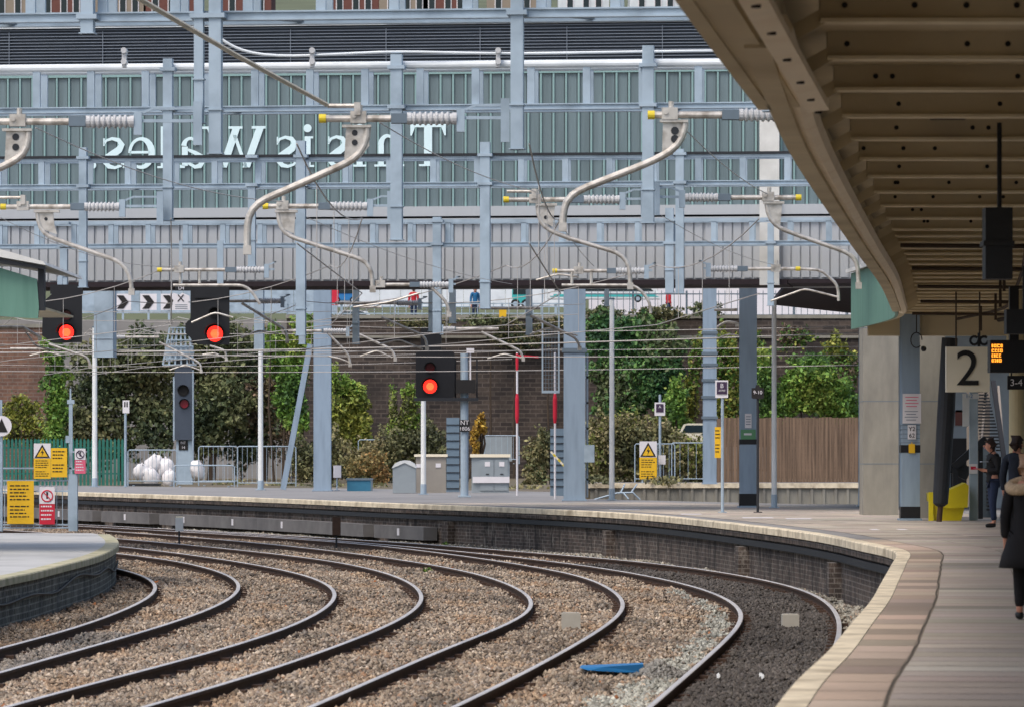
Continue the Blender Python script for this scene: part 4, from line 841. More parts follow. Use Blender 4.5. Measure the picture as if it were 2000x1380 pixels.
mb = MB(); mb.tube([P(1855, 660, D), P(1848, 800, D), P(1838, 960, D), P(1837, 982, D), P(1837, 988, D)], [.17, .19, .17, .16, .08], 16); obj('padding', mb, 'char', root); mb = MB(); mb.tube([P(1837, 986, D), P(1834, 1018, D)], .06, 10); obj('foot', mb, 'rail', root)
g = G(1852, 1016); D = g.y; root = thing('grit_bin', 'yellow bin with a sloping lid behind the black leaning pole', 'bin', g)
mb = MB()
def wedge(x0, x1, y0, y1, xb0, xb1, dep):
    a, b, c, e = P(x0, y0, D), P(x1, y0, D), P(xb1, y1, D), P(xb0, y1, D)
    mb.add([(a.x, D, a.z), (b.x, D, b.z), (c.x, D+.08, c.z), (e.x, D+.08, e.z), (a.x, D+dep, a.z), (b.x, D+dep, b.z), (c.x, D+dep-.08, c.z), (e.x, D+dep-.08, e.z)], [(0, 1, 2, 3), (4, 7, 6, 5), (0, 4, 5, 1), (1, 5, 6, 2), (2, 6, 7, 3), (3, 7, 4, 0)])
wedge(1818, 1888, 975, 1016, 1826, 1878, .7); obj('body', mb, 'binyellow', root)
mb = MB(); mb.pprism([(1816, 978), (1816, 962), (1850, 958), (1886, 942), (1892, 948), (1890, 990), (1850, 992)], D-.05, .8); mb.pbox(1814, 1823, 960, 1016, D-.06, .1); obj('lid', mb, 'binyellow', root)
D = 97.5; p = P(1790, 664, D); mb = MB(); mb.tube([(p.x+.12*math.cos(t*.42), D, p.z+.16*math.sin(t*.42)) for t in range(14)], .012, 6); mb.tube([p+Vector((0, 0, .16)), (p.x, D, 4.4)], .012, 6); p2 = P(1804, 681, D); mb.sphere(p2, .06)
tag(obj('hanging_ring', mb, 'black', loc=p), 'thin wire loop hanging by the top of the notice mast', 'wire loop')
# ================================================================== signals
def octa(px0, px1, py0, py1, c): return [(px0+c, py0), (px1-c, py0), (px1, py0+c), (px1, py1-c), (px1-c, py1), (px0+c, py1), (px0, py1-c), (px0, py0+c)]
def lens(root, x, y, r, D, m, core=None):
    mb = MB(); p = P(x, y, D); R = r*D/F; mb.tube([(p.x, D-.03, p.z), (p.x, D+.02, p.z)], R*1.25, 18); o = obj('lens_housing', mb, 'ink', root)
    mb = MB(); mb.tube([(p.x, D-.045, p.z), (p.x, D-.031, p.z)], R, 18); l = obj('lens', mb, m, o)
    if core:
        mb = MB()
        for k in range(-3, 4):
            h = math.sqrt(max(0, 1-(k/3.6)**2))*R*.55; z = p.z+k*R*.15; mb.box(p.x-h, p.x+h, D-.056, D-.046, z-R*.045, z+R*.045)
        obj('lens_core', mb, 'lens_core', l)
    mb = MB(); n = 12; pts = []
    for i in range(n+1):
        a = math.pi*(i/n); pts.append((p.x+R*1.28*math.cos(a), p.z+R*1.28*math.sin(a)))
    vs = [(x_, D-.03, z_) for x_, z_ in pts]+[(x_*1, D-.26, z_) for x_, z_ in pts]; mb.add(vs, [(i, i+1, n+2+i, n+1+i) for i in range(n)]); obj('hood', mb, 'ink', o, fix=False)
D = 112.2
s1 = thing('railway_signal', 'leftmost red railway signal, by the green canopy end', 'railway signal', P(120, 610, D), 'lit red railway signals')
mb = MB(); mb.pprism([(84, 590), (104, 572), (160, 574), (160, 668), (104, 670), (82, 655)], D, .07); mb.pbox(98, 160, 556, 574, D+.05, .3); mb.pbox(104, 158, 574, 666, D+.07, .22); obj('backboard', mb, 'black', s1)
mb = MB(); mb.pbox(112, 122, 540, 575, D+.3, .12); obj('hanger', mb, 'steel', s1); mb = MB(); mb.pbox(72, 81, 590, 612, D+.05, .03); obj('side_plate', mb, 'sign_white', s1)
lens(s1, 130, 616, 9, D, 'lens_off'); lens(s1, 130, 649, 14.5, D, 'lens_red', 1)
s2 = thing('railway_signal', 'red railway signal right of the white X plate, second from left', 'railway signal', P(410, 610, D), 'lit red railway signals')
mb = MB(); mb.pprism([(372, 560), (448, 560), (448, 673), (386, 673), (362, 650), (362, 632), (372, 622)], D, .07); mb.pbox(380, 447, 556, 582, D-.06, .2); mb.pbox(374, 446, 590, 670, D+.07, .2); obj('backboard', mb, 'black', s2)
mb = MB(); mb.pbox(424, 436, 470, 560, D+.3, .12); obj('hanger', mb, 'steel', s2); lens(s2, 420, 652, 15.5, D, 'lens_red', 1); lens(s2, 420, 612, 9, D, 'ink')
pl = thing('signal_plate', 'white plate with a black X left of the second red signal', 'sign', P(352, 588, D)); mb = MB(); mb.pprism([(338, 572), (350, 576), (356, 572), (370, 578), (371, 588), (366, 590), (371, 592), (371, 606), (337, 606), (337, 592), (340, 584)], D, .03); obj('board', mb, 'sign_white', pl); text('lettering', 'X', .24, 'ink', P(353, 583, D-.01), pl)
mb = MB(); mb.pbox(342, 372, 558, 568, D, .04); o = obj('code_plate', mb, 'black', pl); text('lettering', 'D4', .12, 'sign_white', P(354, 563, D-.008), o); mb = MB(); mb.pbox(350, 356, 470, 558, D+.05, .04); obj('hanger', mb, 'steel', pl)
mb = MB()
for i in range(3): mb.pbox(342, 366, 595+i*3.5, 596+i*3.5, D-.006, .005)
obj('print', mb, 'steel_dark', pl, fix=False)
g = G(907, 970); D = g.y
s3 = thing('railway_signal', 'red railway signal on a tall grey post near the centre, with a side box', 'railway signal', g, 'lit red railway signals')
mb = MB(); mb.tube([(g.x, D+.2, 0), P(907, 690, D+.2)], .125, 14); mb.box(g.x-.2, g.x+.2, D, D+.4, 0, .05); obj('post', mb, 'steel', s3)
mb = MB(); mb.pprism(octa(812, 888, 684, 779, 6), D, .06); mb.pbox(822, 862, 640, 684, D+.02, .3); mb.pbox(816, 884, 690, 775, D+.06, .25); obj('backboard', mb, 'black', s3)
mb = MB(); mb.pbox(808, 934, 776, 782, D-.1, .6); mb.pbox(930, 933, 700, 776, D+.3, .05); mb.pbox(888, 933, 700, 702, D+.3, .05); mb.pbox(888, 891, 700, 776, D+.3, .05); obj('walkway', mb, 'char', s3)
mb = MB(); mb.pbox(890, 929, 741, 767, D-.12, .3); obj('route_indicator', mb, 'ink', s3); mb = MB(); mb.pbox(911, 926, 680, 689, D, .05); mb.pbox(917, 920, 689, 742, D+.1, .06); obj('small_plate', mb, 'sign_white', s3)
lens(s3, 840, 718, 9, D, 'lens_off'); lens(s3, 840, 754, 13.5, D, 'lens_red', 1)
mb = MB(); mb.pbox(897, 918, 819, 842, D+.02, .03); o = obj('number_plate', mb, 'ink', s3); text('lettering', 'NT', .20, 'sign_white', P(907.5, 825, D+.012), o); text('lettering', '1806', .17, 'sign_white', P(907.5, 836.5, D+.012), o)
g = G(359, 945, -.01); D = g.y
s4 = thing('railway_signal', 'tall narrow unlit signal with black head and lattice cage on top', 'railway signal', g)
mb = MB(); mb.pbox(344, 376, 858, 945, D+.15, .4); mb.pbox(346, 352, 705, 858, D+.35, .1); obj('post', mb, 'steel', s4)
mb = MB(); mb.pprism([(341, 722), (347, 716), (370, 716), (375, 722), (375, 858), (341, 858)], D, .35); obj('head', mb, 'dark_blue', s4)
mb = MB(); mb.pbox(338, 341, 735, 860, D+.02, .25); mb.pbox(375, 378, 722, 900, D+.02, .25); obj('side_trim', mb, 'steel', s4)
lens(s4, 358, 762, 9, D, 'ink'); lens(s4, 360, 788, 8, D, 'lens_dim')
mb = MB(); mb.pbox(349, 367, 859, 878, D+.12, .03); o = obj('number_plate', mb, 'ink', s4); text('lettering', 'NT', .16, 'sign_white', P(358, 864, D+.11), o); text('lettering', '14', .16, 'sign_white', P(358, 873, D+.11), o)
mb = MB(); a = P(318, 712, D); b = P(384, 640, D)
for x in (318, 330, 342, 354, 366, 378): mb.bar(P(x, 712, D), P(x*.6+.4*351, 640, D), .07, .05)
for y in (640, 652, 664, 676, 688, 700, 712): w_ = 20+13*(y-640)/72; mb.bar(P(351-w_, y, D-.05), P(351+w_, y, D-.05), .06, .05)
for x, y in ((318, 700), (330, 690), (350, 700), (366, 690)): mb.bar(P(x, y+10, D+.3), P(x+14, y-36, D+.3), .06, .05)
mb.pbox(324, 378, 676, 706, D+.25, .05); obj('cage', mb, 'steel', s4); mb = MB(); mb.pbox(338, 372, 698, 716, D+.05, .5); obj('walkway', mb, 'char', s4)
# ================================================================== poles and sign posts
def pole(px, base, top, label, w=10.5, m='post_white', z=0., D=None, sleeve=True):
    g = G(px, base, z) if D is None else Vector(((px-1000)*D/F, D, z)); D = g.y; r = w*D/F/2; zt = P(0, top, D).z
    root = thing('pole', label, 'pole', g, 'slim white poles'); mb = MB(); mb.tube([g, (g.x, D, zt)], [r, r*.86], 10); obj('shaft', mb, m, root)
    mb = MB(); mb.tube([g, (g.x, D, g.z+.35)], r*1.12, 10); mb.box(g.x-r*1.8, g.x+r*1.8, D-r*1.8, D+r*1.8, g.z, g.z+.03); obj('base_sleeve', mb, 'steel', root)
    mb = MB(); mb.tube([(g.x, D, zt), (g.x, D, zt+.05)], r*1.0, 10); obj('top_cap', mb, 'steel_dark', root); return root
pole(185, 950, 640, 'slim white pole in front of the green palisade fence')
pole(509, 956, 682, 'slim white pole left of the strutted mast')
pole(827, 965, 690, 'slim white pole in front of the stainless cabinets', sleeve=False)
pole(1195, 976, 585, 'slim white pole just right of the thick grey mast, before the ivy')
pole(1512, 991, 585, 'slim white pole in front of the brown wooden fence')
pole(1681, 988, 640, 'pale bluish pole hugging the left side of the concrete pier', w=9, m='steel')
def panel(root, name, x0, x1, y0, y1, D, m, dep=.02, lines=0, lm='ink', lx=(.1, .9), ly=(.1, .9), lh=.35):
    mb = MB(); mb.pbox(x0, x1, y0, y1, D, dep); o = obj(name, mb, m, root)
    if lines:
        mb = MB(); rr = random.Random(int(x0*7+y0)); h = (y1-y0)*(ly[1]-ly[0])/lines
        for i in range(lines):
            if lines > 6 and i == lines//2: continue
            yy = y0+(y1-y0)*ly[0]+i*h; a = x0+(x1-x0)*lx[0]; b = x0+(x1-x0)*(lx[1]-rr.random()*.25)
            while a < b: 
                w = min((x1-x0)*rr.uniform(.08, .2), b-a); mb.pbox(a, a+w, yy, yy+h*lh, D-.004, .003); a += w+(x1-x0)*.035
        obj('print', mb, lm, o, fix=False)
    return o
def warn(root, x0, x1, y0, y1, D):
    w = x1-x0; o = panel(root, 'warning_sign', x0, x1, y0, y1, D, 'yellow', lines=8, ly=(.48, .97)); mb = MB(); mb.pbox(x0, x1, y0, y0+(y1-y0)*.42, D-.005, .004); t = obj('triangle_field', mb, 'sign_white', o)
    cx = (x0+x1)/2; h = (y1-y0)*.40; mb = MB(); mb.pprism([(cx-w*.46, y0+h*1.02), (cx, y0+h*.06), (cx+w*.46, y0+h*1.02)], D-.008, .002); obj('triangle_border', mb, 'ink', o)
    mb = MB(); mb.pprism([(cx-w*.32, y0+h*.93), (cx, y0+h*.27), (cx+w*.32, y0+h*.93)], D-.011, .002); obj('triangle', mb, 'yellow', o)
    mb = MB(); mb.pprism([(cx+w*.04, y0+h*.38), (cx-w*.09, y0+h*.66), (cx, y0+h*.66), (cx-w*.04, y0+h*.92), (cx+w*.10, y0+h*.58), (cx+w*.01, y0+h*.58)], D-.014, .002); obj('lightning_bolt', mb, 'ink', o)
def barsign(root, x0, x1, y0, y1, D, m):
    o = panel(root, 'no_entry_sign', x0, x1, y0, y1, D, m, lines=4, lm='sign_white', ly=(.5, .95)); w = x1-x0; c = y0+(y1-y0)*.24; mb = MB(); mb.pbox(x0, x1, y0, y0+(y1-y0)*.45, D-.005, .004); obj('white_field', mb, 'sign_white', o)
    mb = MB(); r = w*.36; cx = (x0+x1)/2; mb.tube([P(cx+r*math.cos(t*.2856), c+r*math.sin(t*.2856), D-.009) for t in range(23)], w*D/F*.04, 6); mb.bar(P(cx-r*.7, c-r*.7, D-.009), P(cx+r*.7, c+r*.7, D-.009), .02, .02); obj('ring', mb, m if m == 'red' else 'purple', o)
    mb = MB(); mb.pbox(cx-w*.06, cx+w*.06, c-r*.35, c+r*.5, D-.008, .002); p = P(cx, c-r*.55, D-.008); mb.sphere(p, w*D/F*.07, 8, 6); obj('figure', mb, 'ink', o)
# fence with notices at the end of the left platform
D = 106.5; fz = LZ
nf = thing('railing', 'grey railing with notices across the end of the left platform', 'railing', (P(70, 0, D).x, D, fz))
mb = MB(); mb.pbox(134, 151, 925, 1036, D, .18); mb.pbox(134.5, 141.5, 787, 925, D+.06, .08); mb.pbox(136, 139, 758, 787, D+.08, .04); mb.pbox(131, 145, 780, 788, D+.05, .1); mb.pbox(128, 136, 850, 864, D+.05, .06); obj('post', mb, 'steel', nf)
mb = MB()
for y in (912, 936, 957, 1022, 1028): mb.pbox(-200, 140, y, y+3, D+.06, .04)
obj('rail', mb, 'steel', nf); mb = MB()
for i in range(30): mb.pbox(-195+i*11.3, -193.6+i*11.3, 937, 1030, D+.07, .02)
obj('baluster', mb, 'steel', nf)
mb = MB(); mb.pbox(0, 4, 780, 1036, D+.05, .08); obj('post', mb, 'steel', nf)
panel(nf, 'yellow_notice', 14, 66, 938, 1022, D-.03, 'yellow', lines=10); barsign(nf, 77, 107, 950, 1023, D-.03, 'red')
warn(nf, 66, 99, 865, 934, D-.03); panel(nf, 'yellow_notice', 99.5, 131, 874, 931, D-.03, 'yellow', lines=7); barsign(nf, 146, 167, 875, 924, D-.03, 'pink')
mb = MB(); mb.pbox(140, 170, 880, 883, D+.02, .03); mb.pbox(140, 170, 914, 917, D+.02, .03); obj('sign_arm', mb, 'steel', nf)
D = 106; rs = thing('round_sign', 'round white sign with a black triangle at the left edge', 'sign', P(2, 1035, D)); mb = MB(); p = P(3, 831, D); mb.tube([(p.x, D-.03, p.z), (p.x, D, p.z)], 20*D/F, 28); o = obj('disc', mb, 'sign_white', rs)
mb = MB(); mb.pprism([(-9, 843), (3, 816), (15, 843)], D-.04, .008); obj('triangle', mb, 'ink', o); mb = MB(); mb.tube([(p.x, D+.03, LZ), (p.x, D+.03, p.z)], .03, 8); obj('post', mb, 'steel', rs)
def signpost(px, base, top, w, label, z=0., D=None, m='steel', nm='sign_post'):
    g = G(px, base, z) if D is None else Vector(((px-1000)*D/F, D, z)); root = thing(nm, label, 'sign post', g); mb = MB(); D = g.y; mb.tube([g, P(px, top, D)], w*D/F/2, 8); mb.box(g.x-.1, g.x+.1, D-.1, D+.1, g.z, g.z+.02); obj('post', mb, m, root); return root, D
r_, D = signpost(245, 950, 790, 5, 'thin post with a small white two-bar sign, right of the green fence')
panel(r_, 'plate', 239.5, 252.5, 781, 806, D-.06, 'sign_white'); mb = MB(); mb.pbox(242.5, 245, 784, 794, D-.068, .006); mb.pbox(247, 249.5, 784, 794, D-.068, .006); obj('bar_mark', mb, 'ink', r_)
r_, D = signpost(1411, 1000, 745, 6, 'thin post with a purple square sign and a yellow notice'); panel(r_, 'frame', 1397, 1422, 742, 776, D-.06, 'sign_white'); o = panel(r_, 'purple_board', 1400, 1420, 745, 769, D-.075, 'purple'); text('lettering', 'B', .15, 'sign_white', P(1410, 753, D-.08), o); text('lettering', 'ZONE', .06, 'sign_white', P(1410, 762, D-.08), o); panel(r_, 'yellow_notice', 1396, 1408, 833, 893, D+.05, 'yellow', lines=7)
r_, D = signpost(1289, 944, 770, 5, 'far thin post with a purple sign, behind the yellow warning sign', D=200.6); panel(r_, 'frame', 1278.5, 1299, 785, 811, D-.08, 'sign_white'); o = panel(r_, 'purple_board', 1281.5, 1296, 788, 804, D-.1, 'purple'); text('lettering', 'A', .17, 'sign_white', P(1288.7, 794, D-.11), o); mb = MB(); mb.pbox(1286, 1300, 888, 906, D-.09, .03); obj('small_notice', mb, 'sign_white', r_)
r_, D = signpost(1480, 1000, 778, 5, 'thin dark post with a black 9-10 sign on top', m='char'); mb = MB(); mb.pprism([(1468, 757), (1475, 757), (1477, 751), (1483, 751), (1485, 757), (1492, 757), (1492, 776), (1489, 778), (1471, 778), (1468, 776)], D-.05, .04); o = obj('board', mb, 'ink', r_); text('lettering', '9-10', .12, 'sign_white', P(1480, 766, D-.058), o)
D = 200.; wsn = thing('warning_sign', 'yellow lightning warning sign on the far platform, right of centre', 'sign', P(1266, 943, D)); warn(wsn, 1249, 1283, 861, 935, D); mb = MB(); mb.pbox(1253, 1256, 935, 944, D+.03, .05); mb.pbox(1276, 1279, 935, 944, D+.03, .05); obj('leg', mb, 'steel', wsn)
# red and white poles
for px, base, l, D in ((1010, 896, 'red and white banded pole left of the hanging mesh panel', 150), (1084, 860, 'red and white banded pole beside the thick grey mast', 140)):
    p0 = Vector(((px-1000)*D/F, D, 0)); root = thing('banded_pole', l, 'pole', p0, 'red and white banded poles'); r = .034
    def zz(y): return P(0, y, D).z
    mb = MB(); mb.tube([(p0.x, D, 0), (p0.x, D, zz(688))], r, 10); obj('shaft', mb, 'sign_white', root)
    for ya, yb in ((690, 724), (768, 826)) if px == 1010 else ((768, 826),):
        mb = MB(); k = 1.9 if yb > 800 else 1.4; mb.tube([(p0.x, D, zz(yb)), (p0.x, D, zz(yb-12)), (p0.x, D, zz(ya+10)), (p0.x, D, zz(ya))], [r*1.1, r*k, r*k, r*1.1], 12); obj('red_band', mb, 'red', root)
    if px == 1010: mb = MB(); mb.bar(P(1010, 694, D), P(1052, 697, D), .05, .06); obj('cross_arm', mb, 'red', root)
D = 137; root = thing('mesh_panel', 'pale hanging mesh panel just left of the thick grey mast', 'panel', P(1075, 766, D)); mb = MB()
for x in (1060, 1066, 1072, 1078, 1084, 1090): mb.bar(P(x, 640, D), P(x, 764, D), .014)
for y in range(644, 768, 8): mb.bar(P(1059, y, D), P(1091, y, D), .012)
obj('mesh', mb, 'steel_dark', root); mb = MB(); mb.pbox(1058, 1093, 762, 767, D-.03, .06); mb.pbox(1058, 1061, 560, 767, D-.02, .05); mb.pbox(1090, 1093, 560, 767, D-.02, .05); obj('frame', mb, 'steel', root)
# ================================================================== cabinets
def cabinet(x0, x1, y0, base, label, m, D=None, dep=.6, extra=None, z=-.012):
    D = G(0, base, z).y if D is None else D; root = thing('cabinet', label, 'cabinet', (P((x0+x1)/2, 0, D).x, D, z)); mb = MB(); mb.box(P(x0, 0, D).x, P(x1, 0, D).x, D, D+dep, z, P(0, y0, D).z)
    obj('body', mb, m, root); return root, D
r_, D = cabinet(872, 897, 815, 960, 'tall slate louvred cabinet left of the central signal post', 'louvre_cab', D=163); mb = MB()
for i in range(9): mb.pbox(871.5, 897.5, 828+i*15.5, 829.6+i*15.5, D-.03, .035)
obj('louvre', mb, 'char', r_)
r_, D = cabinet(1075, 1104, 836, 965, 'tall slate louvred cabinet behind the thick grey mast', 'louvre_cab', D=150); mb = MB()
for i in range(8): mb.pbox(1074.5, 1104.5, 850+i*14, 851.6+i*14, D-.03, .035)
obj('louvre', mb, 'char', r_)
r_, D = cabinet(812, 871, 891, 962, 'wide brownish stainless cabinet behind the white pole', 'tan_box', D=160); mb = MB(); mb.pbox(809, 874, 886, 891, D-.08, .8); obj('lid', mb, 'cream', r_); panel(r_, 'label_plate', 813, 823, 905, 912, D-.02, 'sign_white'); panel(r_, 'label_plate', 851, 861, 904, 912, D-.02, 'sign_white')
r_, D = cabinet(921, 994, 892, 962, 'grey two-door cabinet with white labels right of the central post', 'grey_box', D=160); mb = MB(); mb.pbox(918, 997, 886, 892, D-.08, .8); obj('lid', mb, 'cream', r_)
for a, b in ((938, 964), (966, 992)):
    mb = MB(); mb.pbox(a, b, 897, 957, D-.03, .03); o = obj('door', mb, 'grey_box', r_); panel(o, 'label_plate', a+9, a+19, 901, 910, D-.045, 'sign_white'); mb = MB(); mb.pbox(a+11, a+17, 924, 926, D-.05, .02); obj('handle', mb, 'char', o)
panel(r_, 'white_strip', 923, 995, 930, 942, D-.1, 'sign_white')
D = 158; root = thing('cabinet', 'grey round-topped cabinet left of the stainless one', 'cabinet', P(790, 962, D)); mb = MB(); mb.pprism([(767, 962), (767, 912), (772, 905), (782, 901), (790, 900), (800, 901), (808, 905), (812, 912), (812, 962)], D, .7); obj('body', mb, 'grey_box', root); mb = MB(); mb.pprism([(765, 913), (771, 904), (782, 899), (790, 898), (800, 899), (809, 904), (814, 913), (812, 913), (790, 903), (767, 913)], D-.04, .78); obj('hood', mb, 'white', root)
r_, D = signpost(658, 957, 925, 3, 'small white box on a thin stand right of the strutted mast'); panel(r_, 'box', 651, 666, 908, 932, D-.1, 'sign_white', dep=.25)
D = 166; root = thing('crate', 'dull blue crate on the ground right of the strutted mast', 'crate', P(702, 958, D)); mb = MB(); mb.pbox(678, 726, 936, 960, D, .6); obj('body', mb, 'blue_dull', root); mb = MB(); mb.pbox(676, 728, 933, 937, D-.04, .68); mb.pbox(724, 728, 937, 960, D-.03, .04); obj('rim', mb, 'steel_dark', root)
D = 139.; mb = MB()
for i in range(14):
    a = P(1076+i*4.6, 881+i*5.0, D); b = P(1076+(i+1)*4.6, 881+(i+1)*5.0, D); mb.mi = i % 2; mb.bar(a, b, .02, .06)
tag(obj('barrier_tape', mb, ['cream', 'yellow_cap'], loc=P(1076, 881, D)), 'yellow and white tape slanting across the slate cabinet', 'tape')
g = G(1215, 968); D = g.y; root = thing('stand', 'low folded grey metal stand at the foot of the right-centre pole', 'stand', g); mb = MB(); mb.tube([P(1160, 975, D), P(1205, 962, D), P(1236, 961, D), P(1250, 975, D)], .03, 8); mb.tube([P(1232, 962, D), P(1244, 945, D+.3)], .025, 8); mb.tube([P(1212, 962, D), P(1220, 945, D+.3)], .025, 8); mb.tube([P(1218, 962, D), P(1228, 974, D-.3)], .025, 8); obj('frame', mb, 'steel', root)
# ================================================================== between the rails
def block(x0, x1, y0, y1, label):
    D = G(0, y1, BED).y; mb = MB(); a, b = P(x0, y1, D), P(x1, y0, D); zt = BED+.09+(b.z-a.z)*.75; mb.box(a.x, b.x, D, D+.3, BED-.05, zt); mb.box(a.x+.015, b.x-.015, D+.015, D+.285, zt, zt+.012)
    o = tag(obj('block', mb, 'block', loc=(a.x, D, BED)), label, 'concrete block', 'pale concrete blocks'); return o
block(1097, 1134, 1202, 1231, 'pale concrete block between the rails of the second track'); block(1528, 1561, 1206, 1230, 'pale concrete block on the black ballast of the nearest track')
D = G(0, 1318, BED).y; mb = MB(); mb.add([P(1132, 1303, D-.6), P(1180, 1301, D-.4), P(1256, 1296, D), P(1260, 1312, D), P(1210, 1312, D-.3), P(1150, 1308, D-.6), P(1135, 1298, D+.6), P(1180, 1297, D+.6), P(1256, 1293, D+.6), P(1256, 1308, D+.5)], [(0, 1, 2, 3, 4, 5), (0, 6, 7, 8, 2, 1), (2, 8, 9, 3), (0, 5, 4, 3, 9, 8, 7, 6)])
tag(obj('plank', mb, 'blue', loc=P(1200, 1310, D)), 'bright blue plastic board lying between the first and second tracks', 'board')
V, Fc, C = [], [], []
pc = P(1285, 1318, D); rr = np.random.default_rng(5); n = 700; X = pc.x+rr.normal(0, .16, n); Y = D+rr.normal(0, .35, n); Zb = BED+.16*np.exp(-((X-pc.x)/.22)**2)*np.exp(-((Y-D)/.5)**2)*rr.random(n)**.3; r = .02+.02*rr.random(n)
oc = np.array([[1, 0, 0], [-1, 0, 0], [0, 1, 0], [0, -1, 0], [0, 0, .9], [0, 0, -.8]]); VV = (oc[None]*r[:, None, None]+rr.normal(0, .008, (n, 6, 3))+np.stack([X, Y, Zb], 1)[:, None]).reshape(-1, 3)
tri = np.array([[0, 2, 4], [2, 1, 4], [1, 3, 4], [3, 0, 4], [2, 0, 5], [1, 2, 5], [3, 1, 5], [0, 3, 5]]); FF = (tri[None]+6*np.arange(n)[:, None, None]).reshape(-1, 3)
tag(fastmesh('gravel', VV, FF, np.repeat(np.array([[.2, .19, .17]])*(.6+.8*rr.random((n, 1))), 8, axis=0), 'ballast'), 'small heap of grey gravel beside the blue board', 'gravel', kind='stuff')
def stake(px, py0, py1, w, base, label, m, m2):
    D = G(0, base, BED).y; root = thing('marker_stake', label, 'marker stake', P(px, base, D)); mb = MB(); mb.tube([P(px, base+4, D), P(px, py1, D)], .025, 6); obj('rod', mb, 'char', root); mb = MB(); mb.pbox(px-w/2, px+w/2, py0, py1, D-.07, .14); obj('head', mb, m, root); mb = MB(); mb.pbox(px-w/2+1, px+w/2-1, py0-3, py0, D-.05, .1); obj('cap', mb, m2, root)
for i, (px, py, w, m, l) in enumerate(((1402, 1326, 6, 'roofgrey', 'scrap of white litter on the black ballast near the platform'), (1488, 1326, 5, 'roofgrey', 'smaller scrap of white litter on the black ballast'), (1492, 1141, 9, 'rust', 'clump of orange leaves by the outer rail of the nearest track'), (1035, 1172, 9, 'rust', 'orange leaves inside the bend of the second track'), (298, 1140, 14, 'rust', 'rusty leaf pile inside the leftmost rail bend'))):
    p = G(px, py, BED+.03); mb = MB(); r = w*p.y/F/2; rr = random.Random(i)
    for j in range(5): c = p+Vector((rr.uniform(-r, r), rr.uniform(-.3, .3), .02)); mb.add([c+Vector((-r*.6, -.08, 0)), c+Vector((r*.5, -.1, .02)), c+Vector((r*.6, .1, .05)), c+Vector((-r*.4, .12, .03))], [(0, 1, 2, 3)])
    tag(obj('litter' if m != 'rust' else 'fallen_leaves', mb, m, loc=p, fix=False), l, 'litter', kind=None if m != 'rust' else 'stuff')
stake(350, 1010, 1036, 15, 1068, 'white-headed marker stake between the far left tracks', 'white', 'cream'); stake(657, 1010, 1044, 16, 1072, 'brown-headed marker stake in front of the far platform face', 'rail', 'bark')
# ================================================================== people
def skin(name, chain, parent, m, yaw, base, sub=2, sc=1.):
    """chain: list of polylines, each [(f, l, z, r), ...]; first point of later chains may repeat an earlier joint."""
    vs = []; es = []; rs = []; idx = {}
    for c in chain:
        prev = None
        for f, l, z, r in c:
            k = (round(f, 3), round(l, 3), round(z, 3))
            if k not in idx: idx[k] = len(vs); vs.append(k); rs.append(r)
            if prev is not None and prev != idx[k]: es.append((prev, idx[k]))
            prev = idx[k]
    ca, sa = math.cos(yaw), math.sin(yaw); L = Vector(base)-root_loc(parent)
    pts = [(L.x+sc*(f*ca-l*sa), L.y+sc*(f*sa+l*ca), L.z+sc*z) for f, l, z in vs]
    me = bpy.data.meshes.new(name); me.from_pydata(pts, es, []); o = bpy.data.objects.new(name, me); COL.objects.link(o); o.parent = parent
    md = o.modifiers.new('Skin', 'SKIN'); md.use_smooth_shade = True
    if not me.skin_vertices: 
        bm = bmesh.new(); bm.from_mesh(me); bm.verts.layers.skin.verify(); bm.to_mesh(me); bm.free()
    sv = me.skin_vertices[0].data
    for i, r in enumerate(rs): sv[i].radius = (r*sc, r*sc); sv[i].use_root = (i == 0)
    s = o.modifiers.new('Sub', 'SUBSURF'); s.levels = sub; s.render_levels = sub; me.materials.append(M[m]); return o
def loc3(base, yaw, sc, f, l, z): ca, sa = math.cos(yaw), math.sin(yaw); return Vector(base)+Vector((sc*(f*ca-l*sa), sc*(f*sa+l*ca), sc*z))
def fingers(wr, dr, side):
    f, l, z = wr; out = []
    for i, (dl, ln) in enumerate(((-.03, .065), (-.01, .075), (.01, .07), (.03, .055))):
        out.append([(f, l, z, .03), (f+.045*dr[0], l+dl*.6, z+.045*dr[1]+.002*i, .011), (f+(.045+ln*.5)*dr[0], l+dl, z+(.045+ln*.5)*dr[1]-.004, .009), (f+(.045+ln)*dr[0], l+dl, z+(.045+ln)*dr[1]-.02, .007)])
    out.append([(f, l, z, .03), (f+.03*dr[0], l+side*.045, z+.015, .011), (f+.065*dr[0], l+side*.05, z+.02, .008)]); return out
